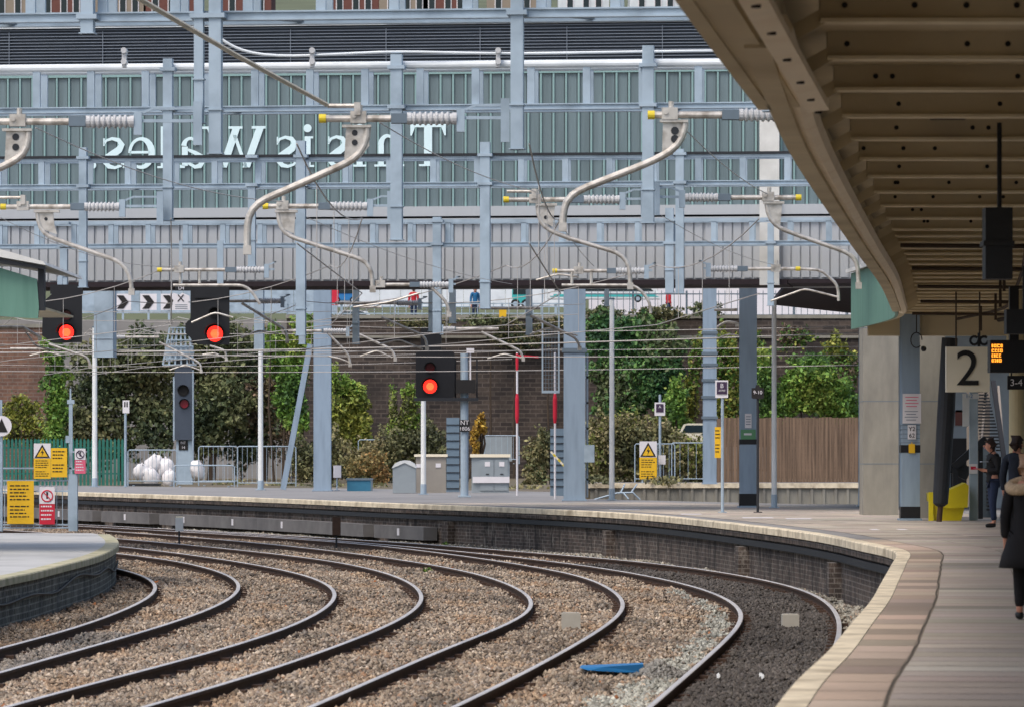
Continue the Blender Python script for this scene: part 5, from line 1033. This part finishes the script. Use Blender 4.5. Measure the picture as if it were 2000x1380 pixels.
def person(label, base, yaw, sc, look=0., arms='phone', top='jacket', legs='jeans', hair='hair', hairlen=.0, stride=.04, coatlen=None, hood=False, nm='person'):
    root = thing(nm, label, 'person', base)
    hz = 1.60; hf = .05+look
    body = [[(0, 0, .95, .12), (0, 0, 1.12, .105), (.0, 0, 1.30, .125), (.0, 0, 1.43, .075), (.02, 0, 1.49, .05), (hf*.8, 0, 1.545, .06), (hf, 0, hz, .085), (hf, 0, hz+.09, .07)]]
    legsC = []; armC = []; hands = []
    for sd in (-1, 1):
        st = stride*sd
        lg = [(0, 0, .95, .12), (0, .09*sd, .88, .085), (st*.5+.02, .095*sd, .49, .055), (st-.02, .095*sd, .09, .038), (st+.12, .11*sd, .035, .032)]
        body.append(lg); legsC.append(lg)
        if arms == 'phone': ar = [(0, 0, 1.43, .075), (0, .17*sd, 1.40, .055), (-.04, .21*sd, 1.13, .042), (.17, .10*sd, 1.12, .030), (.23, .075*sd, 1.14, .030)]; dr = (.95, .25)
        else: ar = [(0, 0, 1.43, .075), (0, .18*sd, 1.40, .055), (-.03, .23*sd, 1.12, .042), (.03, .24*sd, .87, .030), (.05, .235*sd, .80, .030)]; dr = (.15, -.95)
        body.append(ar); armC.append(ar); w = ar[-1]; body += fingers(w[:3], dr, -sd)
    skin('body', body, root, 'skin', yaw, base, 2, sc)
    grow = lambda c, k, a=0, b=None: [(f, l, z, r+k) for f, l, z, r in c[a:b]]
    jk = [grow([(0, 0, .86, .135), (0, 0, .95, .125), (0, 0, 1.12, .11), (0, 0, 1.30, .13), (0, 0, 1.43, .08), (.0, 0, 1.47, .055)], .025)]
    if coatlen:
        mb = MB(); n = 28; lv = [(coatlen, .30, .26), (coatlen+.12, .275, .235), (.80, .235, .19), (.98, .185, .15), (1.10, .17, .13)]; vs = []
        for q, (z, a_, b_) in enumerate(lv):
            for j in range(n): t = 2*math.pi*j/n; w_ = 1+.05*math.sin(5*t+1)*(4-q)/4; vs.append(loc3(base, yaw, sc, b_*w_*math.cos(t), a_*w_*math.sin(t), z))
        mb.add(vs, [(q*n+j, q*n+(j+1) % n, (q+1)*n+(j+1) % n, (q+1)*n+j) for q in range(4) for j in range(n)]+[tuple(range(n))]); obj('coat_skirt', mb, top, root, smooth=True)
        jk[0] = grow([(0, 0, coatlen, .22), (0, 0, .75, .19), (0, 0, .95, .155), (0, 0, 1.12, .13), (0, 0, 1.30, .14), (0, 0, 1.43, .085), (0, 0, 1.47, .06)], .025)
    key = lambda c: [(0, 0, 1.43, .105)]+[(f, l, z, r+.022) for f, l, z, r in c[1:4]]
    jk += [key(a) for a in armC]; skin('jacket', jk, root, top, yaw, base, 2, sc)
    tr = [[(0, 0, .97, .13), (0, .09*sd, .88, .10), (legsC[i][2][0], .095*sd, .49, .074), (legsC[i][3][0], .095*sd, .12, .056)] for i, sd in enumerate((-1, 1))]
    skin('trousers', tr, root, legs, yaw, base, 2, sc)
    for i, sd in enumerate((-1, 1)):
        st = stride*sd; skin('shoe', [[(st-.05, .098*sd, .055, .05), (st+.05, .104*sd, .045, .05), (st+.16, .112*sd, .035, .038)]], root, 'black', yaw, base, 2, sc)
    hd = [[(hf-.05, 0, hz+.07, .085), (hf-.03, 0, hz+.11, .085), (hf+.03, 0, hz+.125, .06)], [(hf-.05, 0, hz+.07, .085), (hf-.085, 0, hz-.0, .06), (hf-.085, 0, hz-.06-hairlen*.4, .05 if hairlen else .035), (hf-.07, 0, hz-.08-hairlen, .045 if hairlen else .02)]]
    skin('hair', hd, root, hair, yaw, base, 2, sc)
    mb = MB()
    for sd in (-1, 1): mb.sphere(loc3(base, yaw, sc, hf+.078, .032*sd, hz+.035), .011*sc, 8, 6)
    obj('eye', mb, 'ink', root); mb = MB(); mb.sphere(loc3(base, yaw, sc, hf+.092, 0, hz+.005), .016*sc, 8, 6, (1.2, .8, 1.4))
    for sd in (-1, 1): mb.sphere(loc3(base, yaw, sc, hf-.005, .083*sd, hz+.01), .022*sc, 8, 6, (.8, .5, 1.2))
    obj('face_feature', mb, 'skin', root); mb = MB(); mb.sphere(loc3(base, yaw, sc, hf+.078, 0, hz-.04), .018*sc, 8, 6, (.6, 1.3, .4)); obj('mouth', mb, 'pink', root)
    return root
g = G(1940, 1029); pa = person('person in black jacket and jeans looking down at a phone beside the grey post', (g.x, g.y, 0), math.radians(180+12), 1.0, look=.05, hairlen=.12)
c = loc3((g.x, g.y, 0), math.radians(192), 1., .33, 0, 1.16); mb = MB(); mb.box(c.x-.07, c.x+.01, c.y-.035, c.y+.035, c.z, c.z+.012); tag(obj('phone', mb, 'pink', loc=c), 'pinkish phone in the hands of the person in jeans', 'phone')
mb = MB(); b0 = (g.x, g.y, 0); mb.bar(loc3(b0, math.radians(192), 1, .155, -.07, 1.3), loc3(b0, math.radians(192), 1, .16, .07, 1.3), .2, .02); obj('top', mb, 'scarf', pa)
D = 76.; pb = person('person in a dark navy hooded coat standing at the right edge', (P(1985, 0, D).x, D, 0), math.radians(60), 1.0, top='navy', legs='jacket', arms='down', stride=.02); 
D = 42.5; base = (P(2006, 0, D).x, D, 0)
pcx = person('person in a long black coat with a pale fur hood, cut by the right edge', base, math.radians(75), .86, top='coat', legs='coat', arms='down', coatlen=.56, hair='hair_fair', hairlen=.05, stride=.12)
mb = MB(); pts = []
for i in range(17):
    a = math.pi*2*i/16; pts.append(loc3(base, math.radians(75), .86, -.06+.12*math.cos(a), .17*math.sin(a), 1.45+.05*math.cos(a+.5)))
mb.tube(pts, .055, 10); obj('fur_hood', mb, 'fur', pcx, smooth=True)
# ================================================================== background
def wallx(px0, px1, ytop, ybase, D, m, label, cat='wall', dep=.6, nm='retaining_wall', top=True):
    a, b = P(px0, ytop, D), P(px1, ybase, D); root = thing(nm, label, cat, ((a.x+b.x)/2, D, min(b.z, 0))); mb = MB(); mb.box(a.x, b.x, D, D+dep, min(b.z, 0)-.1, a.z); obj('wall', mb, m, root)
    if top: mb = MB(); mb.box(a.x-.05, b.x+.05, D-.08, D+dep+.1, a.z, a.z+.18); obj('capping', mb, 'concrete', root)
    return root
RW = 232.
r_ = wallx(560, 1720, 622, 960, RW, 'darkwall', 'tall dark stone retaining wall in the background below the road')
mb = MB(); mb.pbox(560, 1720, 655, 660, RW-.12, .12); obj('string_course', mb, 'concrete', r_)
wallx(-80, 110, 640, 960, 226, 'redwall', 'reddish old brick wall at the far left', top=True)
wallx(110, 560, 640, 960, 236, 'darkwall', 'dark wall behind the trees on the left')
zr = P(0, 622, RW).z
g = MB(); g.box(-80, 80, RW+.6, 300, -1, zr-.05); struct('road_terrace', g, 'asphalt')
# hillside behind with houses
hb = MB(); hy = [(300, zr), (380, 24), (520, 48), (700, 70)]; vs = []; fs = []
for y, z in hy: vs += [(-260, y, z), (260, y, z)]
for i in range(len(hy)-1): fs.append((2*i, 2*i+1, 2*i+3, 2*i+2))
hb.add(vs, fs); struct('hillside', hb, 'hill')
HOUSE = [(30, 'house', 'pale rendered'), (120, 'housebrick', 'brown'), (235, 'house', 'buff'), (330, 'housebrick', 'dark red'), (480, 'housebrick', 'red'), (690, 'housebrick', 'maroon'), (790, 'house', 'cream'), (870, 'housebrick', 'brick'), (1000, 'house', 'sandy'), (1140, 'trim_white', 'white'), (1280, 'trim_white', 'grey')]
for i, (px, m, c) in enumerate(HOUSE):
    D = 372; x = (px-1000)*D/F; w = 2.05; z = P(0, 60, D).z; zt = P(0, 8, D).z
    root = thing('house', '%s house on the hillside, %s from the left above the footbridge roof' % (c, ['first', 'second', 'third', 'fourth', 'fifth', 'sixth', 'seventh', 'eighth', 'ninth', 'tenth', 'eleventh'][i]), 'house', (x, D, z), 'hillside houses')
    mb = MB(); mb.box(x-w, x+w, D, D+7, z-2, zt+1.5); obj('wall', mb, m, root)
    mb = MB(); mb.prism([(x-w-.2, zt+1.5), (x+w+.2, zt+1.5), (x, zt+3.6)], D-.2, D+7.2); obj('roof', mb, 'roofred', root)
    for k in (-1.1, .2, 1.2): mb = MB(); mb.box(x+k-.3, x+k+.3, D-.06, D-.01, zt-.9, zt+.5); o = obj('window', mb, 'sign_white', root); mb = MB(); mb.box(x+k-.22, x+k+.22, D-.09, D-.065, zt-.8, zt+.4); obj('pane', mb, 'carglass', o)
# ---- road level: fence, signs, vehicles, people
D = 231.5
def palisade(px0, px1, ytop, ybase, D, m, label, sp=.17, w=.09, rails=(.25, .8), z0=None):
    a, b = P(px0, ytop, D), P(px1, ybase, D); root = thing('fence', label, 'fence', (a.x, D, b.z)); h = a.z-b.z; mb = MB(); x = a.x
    while x < b.x:
        mb.prism([(x, b.z), (x+w, b.z), (x+w, a.z-.1), (x+w/2, a.z), (x, a.z-.1)], D-.03, D); x += sp
    obj('palings', mb, m, root); mb = MB()
    for t in rails: mb.box(a.x, b.x, D+.005, D+.05, b.z+h*t-.03, b.z+h*t+.03)
    obj('rail', mb, m, root); mb = MB(); x = a.x
    while x < b.x: mb.box(x, x+.1, D+.055, D+.15, b.z, a.z-.05); x += 2.7
    obj('post', mb, m, root); return root
palisade(1130, 1700, 566, 622, RW+.2, 'steel_dark', 'thin dark bar fence along the road above the ivy', sp=.32, w=.035, rails=(.12, .85))
palisade(560, 1130, 590, 622, RW+.25, 'steel', 'low grey bar railing along the road above the stone wall', sp=.4, w=.035, rails=(.3, .9))
def hoard(px0, px1, y0, y1, D, m, label, nm='hoarding', cat='hoarding'):
    root = thing(nm, label, cat, P((px0+px1)/2, y1, D)); mb = MB(); n = max(2, int((px1-px0)*D/F/1.2)); w = (px1-px0)/n
    for i in range(n): mb.pbox(px0+i*w, px0+(i+1)*w-.6, y0, y1, D+(i % 2)*.03, .1)
    obj('panel', mb, m, root); mb = MB(); mb.pbox(px0, px1, y0-2, y0, D-.03, .2); mb.pbox(px0, px1, y1-2, y1, D-.03, .2); obj('rail', mb, 'steel', root); return root
hoard(1150, 1690, 556, 618, 252, 'sign_white', 'long white hoarding behind the dark bar fence')
hoard(100, 660, 530, 612, 262, 'steel', 'long white hoarding far behind the red signals')
hoard(660, 1110, 535, 600, 268, 'trim_white', 'pale grey hoarding behind the people on the road')
for i, px in enumerate((240, 290, 330)):
    root = thing('chevron_sign', 'black and white chevron road sign, %s of three between the red signals' % ['left one', 'middle one', 'right one'][i], 'road sign', P(px, 625, 240), 'chevron road signs'); mb = MB(); mb.pbox(px-16, px+16, 574, 606, 240, .05); o = obj('board', mb, 'sign_white', root)
    mb = MB(); mb.pprism([(px-12, 577), (px+1, 577), (px+11, 590), (px+1, 603), (px-12, 603), (px-2, 590)], 239.97, .02); obj('chevron', mb, 'ink', o); mb = MB(); mb.pbox(px-2, px+2, 606, 640, 240.06, .08); obj('post', mb, 'steel', root)
def vehicle(px0, px1, ytop, ybase, D, m, label, nm='parked_car', cat='car', van=False, stripe=None):
    g0, g1 = P(px0, ytop, D), P(px1, ybase, D); L_ = g1.x-g0.x; H = g0.z-g1.z; root = thing(nm, label, cat, ((g0.x+g1.x)/2, D, g1.z)); f = lambda t, h: (g0.x+t*L_, g1.z+h*H)
    low = .5 if not van else .45
    mb = MB(); mb.prism([f(0, .18), f(0, low), f(.03, low+.05), f(.98, low+.05), f(1, low), f(1, .18)], D, D+1.7); obj('body', mb, m, root)
    up = [f(.14, low+.052), f(.26, .97), f(.34, 1), f(.72, 1), f(.80, .97), f(.93, low+.052)] if not van else [f(.0, low+.052), f(.01, .97), f(.03, 1), f(.9, 1), f(.94, .95), f(.99, low+.052)]
    mb = MB(); mb.prism(up, D+.1, D+1.6); o = obj('cabin', mb, m, root)
    mb = MB(); k = .03; q = [f(.19, low+.09), f(.28, .92), f(.72, .92), f(.88, low+.09)] if not van else [f(.06, low+.14), f(.06, .9), f(.88, .9), f(.94, low+.14)]; mb.prism(q, D+.07, D+.098); obj('window', mb, 'carglass', root)
    for t in (.2, .8):
        mb = MB(); x, z = f(t, .18); r = H*.2; mb.tube([(x, D-.03, z), (x, D+.2, z)], r, 16); w = obj('wheel', mb, 'ink', root); mb = MB(); mb.tube([(x, D-.05, z), (x, D-.032, z)], r*.55, 12); obj('rim', mb, 'steel', w)
    for t in (.02, .96): mb = MB(); x, z = f(t, low-.06); mb.box(x, x+L_*.03, D-.02, D-.002, z-.06, z+.06); obj('headlight', mb, 'sign_white', root)
    if stripe: mb = MB(); mb.box(*[g0.x+.02*L_, g0.x+.98*L_], D-.012, D-.002, g1.z+H*.28, g1.z+H*.42); obj('stripe', mb, stripe, root)
    return root
vehicle(640, 735, 606, 640, 240, 'white', 'white car on the road left of the third red signal, above the dark wall')
vehicle(648, 700, 560, 592, 256, 'blue', 'blue van far behind under the footbridge, beside a red panel', nm='parked_van', cat='van', van=True)
vehicle(1070, 1290, 554, 590, 247, 'white', 'white bus with teal stripe under the footbridge, behind the thick grey mast', nm='bus', cat='bus', van=True, stripe='teal')
vehicle(1000, 1034, 556, 602, 250, 'teal', 'light blue van left of the thick grey mast on the road', nm='parked_van', cat='van', van=True)
mb = MB(); mb.pbox(648, 661, 563, 596, 244, .1); root = thing('panel', 'red panel left of the blue van on the far road', 'panel', P(654, 596, 244)); obj('board', mb, 'red', root); mb = MB(); mb.pbox(651, 653, 596, 625, 244.02, .05); mb.pbox(657, 659, 596, 625, 244.02, .05); obj('leg', mb, 'steel', root)
mb = MB(); mb.pbox(975, 989, 604, 622, RW-.4, .3); root = thing('road_box', 'small yellow box on the wall top right of the person in blue', 'box', P(982, 622, RW)); obj('body', mb, 'yellow', root); mb = MB(); mb.pbox(974, 990, 602, 604, RW-.42, .34); obj('lid', mb, 'rust', root)
for px, top, label, yaw in ((808, 'shirt_red', 'distant person in red on the road under the footbridge', 1.5), (928, 'shirt_blue', 'distant person in a blue coat on the road under the footbridge', -1.2), (1306, 'shirt_red', 'distant person in red behind the fence above the ivy', .3)):
    p = P(px, 622, RW+3); person(label, (p.x, p.y, zr-.05), yaw, 1.0, arms='down', top=top, legs='jeans')
# ---- car by the wooden fence
zc = P(0, 872, 212).z; g = MB(); g.box(5.5, 11.5, 208, 222, -.3, zc); struct('car_park', g, 'asphalt')
vehicle(1316, 1400, 826, 870, 212, 'carpaint', 'cream car parked beside the wooden fence, mostly hidden by bushes')
# ---- wooden fence
D = 206.3; a, b = P(1394, 815, D), P(1690, 945, D); root = thing('wooden_fence', 'tall brown board fence on the far platform', 'fence', (a.x, D, 0)); mb = MB(); x = a.x; rr = random.Random(2)
while x < b.x: h = rr.uniform(-.04, .03); mb.box(x, x+.135, D+rr.uniform(0, .02), D+.045, 0, a.z+h); x += .147
obj('boards', mb, 'wood', root); mb = MB(); 
for z in (.5, 1.6, 2.5): mb.box(a.x, b.x, D+.05, D+.12, z, z+.09)
obj('rail', mb, 'wood', root)
# ---- left fences and bags
palisade(-60, 240, 855, 947, 188, 'green_dark', 'green palisade fence behind the notices on the left', sp=.155, w=.1)
def barrier(px0, px1, y0, y1, D, label, n=10):
    root = thing('barrier', label, 'barrier', P((px0+px1)/2, y1, D), 'grey metal barriers'); a, b = P(px0, y0, D), P(px1, y1, D); mb = MB(); mb.tube([(a.x, D, b.z), (a.x, D, a.z-.06), (a.x+.06, D, a.z), (b.x-.06, D, a.z), (b.x, D, a.z-.06), (b.x, D, b.z)], .024, 8); mb.tube([(a.x, D, b.z+.2), (b.x, D, b.z+.2)], .02, 6); obj('frame', mb, 'steel', root)
    for i in range(1, n): x = a.x+(b.x-a.x)*i/n; mb = MB(); mb.tube([(x, D, b.z+.2), (x, D, a.z)], .009, 5); obj('bar', mb, 'steel', root)
    mb = MB(); mb.box(a.x+.2, a.x+.26, D-.25, D+.25, b.z, b.z+.03); mb.box(b.x-.26, b.x-.2, D-.25, D+.25, b.z, b.z+.03); obj('foot', mb, 'steel', root)
barrier(250, 345, 878, 948, 186, 'grey metal barrier in front of the white bags', 12); barrier(340, 458, 908, 950, 181, 'low grey barrier in front of the narrow black-headed signal post', 6); barrier(388, 464, 871, 948, 187, 'tall grey barrier right of the narrow black-headed signal post', 8); barrier(464, 578, 871, 952, 184, 'tall grey barrier behind the slim pole left of the strutted mast', 12)
BAGS = [(275, 922, 13, 'leftmost white rubble bag behind the barrier'), (300, 908, 16, 'second white rubble bag from the left, on top of the others'), (292, 932, 15, 'white rubble bag at the bottom below the topmost ones'), (322, 916, 17, 'third white rubble bag, leaning on the signal post'), (330, 935, 14, 'low white rubble bag at the foot of the signal post'), (386, 918, 15, 'white rubble bag to the right of the narrow signal post')]
for i, (x, y, r, l) in enumerate(BAGS):
    D = 190+i % 2*.8; R = r*D/F; c = P(x, y, D); mb = MB(); rr = random.Random(i); n1, n2 = 14, 10; vs = []; fs = []
    for a in range(n2+1):
        t = math.pi*a/n2
        for j in range(n1):
            u = 2*math.pi*j/n1; k = R*(1.05+.16*math.sin(2*u+i)+.12*math.sin(5*u+3*t+i*2)+rr.uniform(-.1, .1)); vs.append((c.x+k*math.sin(t)**.55*math.cos(u)+R*.2*math.cos(t)*math.sin(i*2.1), c.y+k*math.sin(t)**.55*math.sin(u), c.z+R*(1.15+.2*math.sin(3*u+i))*math.cos(t)))
    for a in range(n2):
        for j in range(n1): fs.append((a*n1+j, (a+1)*n1+j, (a+1)*n1+(j+1) % n1, a*n1+(j+1) % n1))
    mb.add(vs, fs); root = thing('rubble_bag', l, 'bag', (c.x, D, c.z-R), 'white rubble bags'); obj('sack', mb, 'bag', root, smooth=True); mb = MB(); mb.tube([(c.x, D, c.z+R*.95), (c.x+.03, D, c.z+R*1.18), (c.x+.09, D, c.z+R*1.3)], [R*.4, R*.2, R*.3], 8); obj('tied_neck', mb, 'bag', root)
mb = MB(); a, b = P(248, 946, 187.5), P(312, 950, 187.5); mb.box(a.x, b.x, 187.2, 188.2, 0, .09); tag(obj('plank', mb, 'char', loc=(a.x, 187.5, 0)), 'dark plank on the ground below the white bags', 'plank')
# small fence frames right of centre
barrier(1240, 1318, 866, 943, 203, 'thin grey barrier behind the yellow warning sign', 7); barrier(1312, 1392, 864, 943, 203.4, 'thin grey barrier between the warning sign and the wooden fence', 5)
barrier(700, 760, 858, 905, 205, 'pale grey railing half hidden in the bushes right of the strutted mast', 5); barrier(946, 1014, 850, 905, 200, 'grey barrier behind the two-door cabinet', 6)
mb = MB(); mb.pbox(944, 1000, 852, 900, 205, .1); root = thing('panel', 'grey metal sheeting behind the two-door cabinet', 'panel', P(970, 950, 205)); obj('sheet', mb, 'grey_box', root); mb = MB(); mb.pbox(948, 951, 900, 955, 205.1, .06); mb.pbox(992, 995, 900, 955, 205.1, .06); obj('leg', mb, 'steel', root)
# ================================================================== vegetation
def leaves(blobs, n, size, pal, seed, shade=.55, flat=.0):
    rg = np.random.default_rng(seed); w = np.array([b[3]*b[5] for b in blobs], float); w /= w.sum(); k = rg.choice(len(blobs), n, p=w); B = np.array(blobs, float)[k]
    d = rg.normal(size=(n, 3)); d /= np.linalg.norm(d, axis=1)[:, None]; rad = .35+.68*rg.random(n)**.7
    wob = 1+.34*np.sin(d[:, 0]*5+B[:, 0]*3)*np.sin(d[:, 2]*6+B[:, 2]*2)+.14*np.sin(d[:, 0]*13+B[:, 2]*5)*np.sin(d[:, 2]*11+B[:, 0])+np.where(rg.random(n) < .06, .35*rg.random(n), 0)
    C_ = B[:, :3]+d*B[:, 3:6]*(rad*wob)[:, None]
    u = rg.normal(size=(n, 3)); u /= np.linalg.norm(u, axis=1)[:, None]; v = np.cross(u, rg.normal(size=(n, 3))); v /= np.linalg.norm(v, axis=1)[:, None]
    s = size*(.35+1.1*rg.random(n)**1.6)[:, None]
    V = np.stack([C_-u*s*.5, C_+v*s*.32, C_+u*s*.6, C_-v*s*.32], 1).reshape(-1, 3); Fc = np.arange(4*n).reshape(n, 4)
    pal = np.array(pal); f = np.sin(C_[:, 0]*1.1+seed)*np.sin(C_[:, 2]*1.3+seed*2)+rg.normal(0, .45, n); idx = np.clip(((f+1.4)/2.8*len(pal)).astype(int), 0, len(pal)-1)
    return V, Fc, pal[idx]*1.5*(.6+.8*rg.random((n, 1)))
DK = [(.028, .042, .024), (.045, .062, .030), (.065, .082, .038), (.085, .10, .044), (.11, .12, .055)]
OL = [(.04, .045, .022), (.065, .07, .03), (.10, .10, .045), (.135, .125, .055), (.17, .145, .075)]
BR = [(.035, .075, .02), (.06, .12, .025), (.09, .17, .03), (.13, .20, .035), (.17, .21, .04)]
IV = [(.012, .035, .016), (.02, .055, .022), (.03, .08, .028), (.045, .105, .03), (.07, .13, .035)]
BN = [(.075, .055, .04), (.11, .08, .055), (.15, .105, .07), (.125, .105, .055)]
OR_ = [(.24, .14, .02), (.30, .19, .025), (.18, .10, .02), (.14, .11, .03)]
YG = [(.09, .11, .025), (.15, .17, .03), (.20, .20, .04), (.13, .15, .03)]
def plant(nm, label, cat, D, px, n, size, pal, seed, dep=1.6, trunk=True, grp=None):
    """px: list of (x, y, rx, ry) crown lobes in picture units at depth D"""
    k = D/F; bl = [(*P(x, y, D+random.uniform(-.5, .5)*dep), rx*k, dep*.6, ry*k) for x, y, rx, ry in px]
    x0 = sum(b[0] for b in bl)/len(bl); root = thing(nm, label, cat, (x0, D, 0), grp)
    V, Fc, C = leaves(bl, int(n*2.6), size*.62, pal, seed); o = fastmesh('crown' if trunk == 'tree' else 'foliage', V, Fc, C, 'leaf', parent=root)
    mb = MB(); rr = random.Random(seed)
    if trunk == 'tree':
        mb.tube([(x0, D, -.1), (x0+.1, D, 1.2), (x0-.05, D, 2.6)], [.22, .17, .12], 8)
    for b in bl[:10]:
        st = (x0, D, 2.4) if trunk == 'tree' else (b[0]+rr.uniform(-.3, .3), D, 0.0)
        e = Vector(b[:3]); m_ = (Vector(st)+e)/2+Vector((rr.uniform(-.3, .3), 0, rr.uniform(-.1, .3))); mb.tube([st, m_, e+Vector((0, 0, b[5]*.5))], [.06, .045, .015], 6)
    obj('trunk' if trunk == 'tree' else 'stems', mb, 'bark', root); return root
T = 'tree'
plant('tree', 'dark olive tree left of the narrow black-headed signal', 'tree', 215, [(200, 720, 70, 60), (170, 800, 75, 55), (260, 690, 70, 50), (280, 770, 75, 60), (215, 860, 70, 50), (310, 830, 50, 60), (130, 860, 45, 60), (320, 700, 40, 50)], 9000, .36, DK+OL[1:4], 1, trunk=T)
plant('tree', 'dull green tree right of the narrow black-headed signal', 'tree', 216, [(400, 720, 60, 60), (440, 790, 65, 60), (400, 850, 50, 55), (470, 700, 50, 60), (420, 650, 45, 35), (345, 680, 40, 40)], 7000, .36, DK+OL[1:3], 2, trunk=T)
plant('tree', 'brownish bare tree behind the slim pole left of the strutted mast', 'tree', 217, [(490, 760, 55, 60), (540, 830, 55, 60), (500, 680, 45, 40), (480, 860, 40, 60), (560, 760, 40, 60)], 5500, .34, BN+DK[1:4], 3, trunk=T)
plant('ivy', 'bright green ivy column up the red brick wall on the left', 'ivy', 211, [(105, 680, 24, 35), (108, 740, 26, 40), (112, 800, 24, 45), (104, 850, 24, 30)], 2600, .3, BR, 4, dep=.8)
plant('bush', 'yellowing weedy bush at the foot of the red brick wall', 'bush', 220, [(40, 800, 40, 30), (20, 840, 30, 30), (70, 840, 30, 30)], 1500, .3, YG+OL, 5, dep=1)
plant('ivy', 'bright ivy hanging over the wall left of the strutted mast', 'ivy', 211, [(545, 690, 26, 50), (575, 720, 28, 60), (562, 780, 28, 50), (590, 650, 25, 40), (580, 820, 25, 40), (530, 660, 14, 30)], 4200, .3, BR, 6, dep=1)
plant('bush', 'bright green climbing bush right of the strutted mast', 'bush', 222, [(672, 760, 22, 26), (698, 790, 22, 40), (665, 810, 25, 40), (690, 845, 30, 40), (652, 735, 10, 26), (712, 835, 14, 30)], 3600, .3, BR[2:]+YG, 7, dep=1)
plant('bush', 'thin green climber on the dark wall left of the third signal', 'bush', 228, [(768, 800, 8, 50), (775, 840, 20, 40), (800, 790, 18, 45), (805, 840, 25, 40)], 2200, .28, BR+OL[1:3], 8, dep=.8)
plant('bush', 'olive scrub between the strutted mast and the grey cabinets', 'bush', 205, [(600, 900, 40, 45), (650, 890, 35, 50), (700, 910, 40, 40), (750, 890, 45, 45), (790, 870, 35, 35), (830, 860, 40, 40), (850, 900, 30, 40), (735, 920, 50, 30)], 7500, .27, OL, 9)
plant('bush', 'rusty low plant beside the dull blue crate', 'bush', 195, [(690, 915, 18, 22), (730, 905, 26, 26), (745, 930, 18, 18)], 1100, .2, [(.22, .13, .05), (.17, .13, .05), (.12, .11, .045)], 10, dep=.8)
plant('shrub', 'small golden yellow autumn shrub right of the central signal post', 'shrub', 190, [(938, 825, 9, 12), (928, 845, 8, 14), (944, 838, 7, 9), (930, 870, 6, 16), (922, 860, 5, 8), (940, 812, 5, 6)], 900, .22, OR_, 11, dep=.6)
plant('ivy', 'large dark green ivy mass right of the thick grey mast', 'ivy', 226, [(1190, 660, 45, 45), (1250, 660, 50, 45), (1300, 690, 40, 50), (1200, 730, 50, 60), (1265, 740, 55, 60), (1220, 790, 60, 40), (1300, 770, 35, 50), (1170, 640, 25, 35)], 12000, .34, IV+DK[1:4], 12)
plant('bush', 'brighter leafy bush along the right edge of the dark ivy', 'bush', 224, [(1320, 780, 22, 50), (1305, 815, 30, 25), (1335, 830, 25, 20)], 1700, .28, BR, 13, dep=.8)
plant('bush', 'olive bramble scrub behind the yellow lightning sign', 'bush', 208, [(1180, 850, 40, 45), (1230, 850, 45, 50), (1190, 910, 45, 40), (1290, 860, 45, 45), (1330, 890, 50, 45), (1250, 910, 50, 35), (1370, 900, 35, 45), (1160, 900, 25, 45)], 8500, .27, OL+YG[:2], 14)
plant('bush', 'grey-green bush left of the thick grey mast base', 'bush', 195, [(1050, 900, 28, 40), (1045, 940, 25, 25), (1065, 860, 18, 25)], 2000, .25, OL+DK[2:4], 15, dep=1)
plant('ivy', 'yellow-green creeper on the wall between the two tall masts', 'ivy', 229, [(1360, 700, 14, 50), (1420, 700, 28, 60), (1430, 770, 28, 50), (1350, 770, 16, 50), (1410, 820, 30, 40)], 3600, .3, YG+BR[1:3]+BN[1:2], 16, dep=.8)
plant('bush', 'bright green leafy bush above the wooden fence', 'bush', 222, [(1560, 770, 55, 40), (1620, 770, 50, 45), (1510, 790, 35, 35), (1650, 800, 35, 30), (1585, 725, 45, 35), (1490, 730, 22, 50)], 7500, .3, BR, 17)
plant('ivy', 'patchy yellow-green creeper at the top of the wall on the right', 'ivy', 230, [(1630, 690, 25, 40), (1550, 660, 40, 25), (1660, 720, 22, 40), (1480, 690, 20, 40)], 2200, .28, YG+BR[:2]+BN[:2], 18, dep=.7)
plant('bush', 'dark scrub along the wall top behind the third signal', 'bush', 231, [(820, 632, 60, 10), (960, 628, 60, 12), (1080, 632, 40, 12), (1010, 660, 50, 22), (1180, 612, 40, 14), (1290, 612, 50, 14), (1380, 605, 30, 16)], 4200, .26, OL+DK, 19, dep=.8)
tag(fastmesh('weeds', *leaves([(*P(x, y, D), 40*D/F, 1.5, 9*D/F) for x, y, D in ((560, 950, 190), (640, 948, 185), (720, 952, 182), (860, 950, 180), (1030, 955, 175), (1170, 935, 199), (1300, 938, 199), (450, 945, 195))], 2600, .16, OL, 20), 'leaf'), 'scrubby weeds along the back edge of the far platform', 'weeds', kind='stuff')
for i, (x, y) in enumerate(((835, 1118), (705, 1040), (870, 1065))):
    p = G(x, y, BED); V, Fc, C = leaves([(p.x, p.y, p.z+.05, .1, .1, .07)], 90, .06, BR, 30+i); tag(fastmesh('weed', V, Fc, C, 'leaf', loc=tuple(p)), ['small green weed growing in the ballast between second and third tracks', 'small weed near the brown marker stake', 'small weed at the foot of the far platform wall'][i], 'weed')
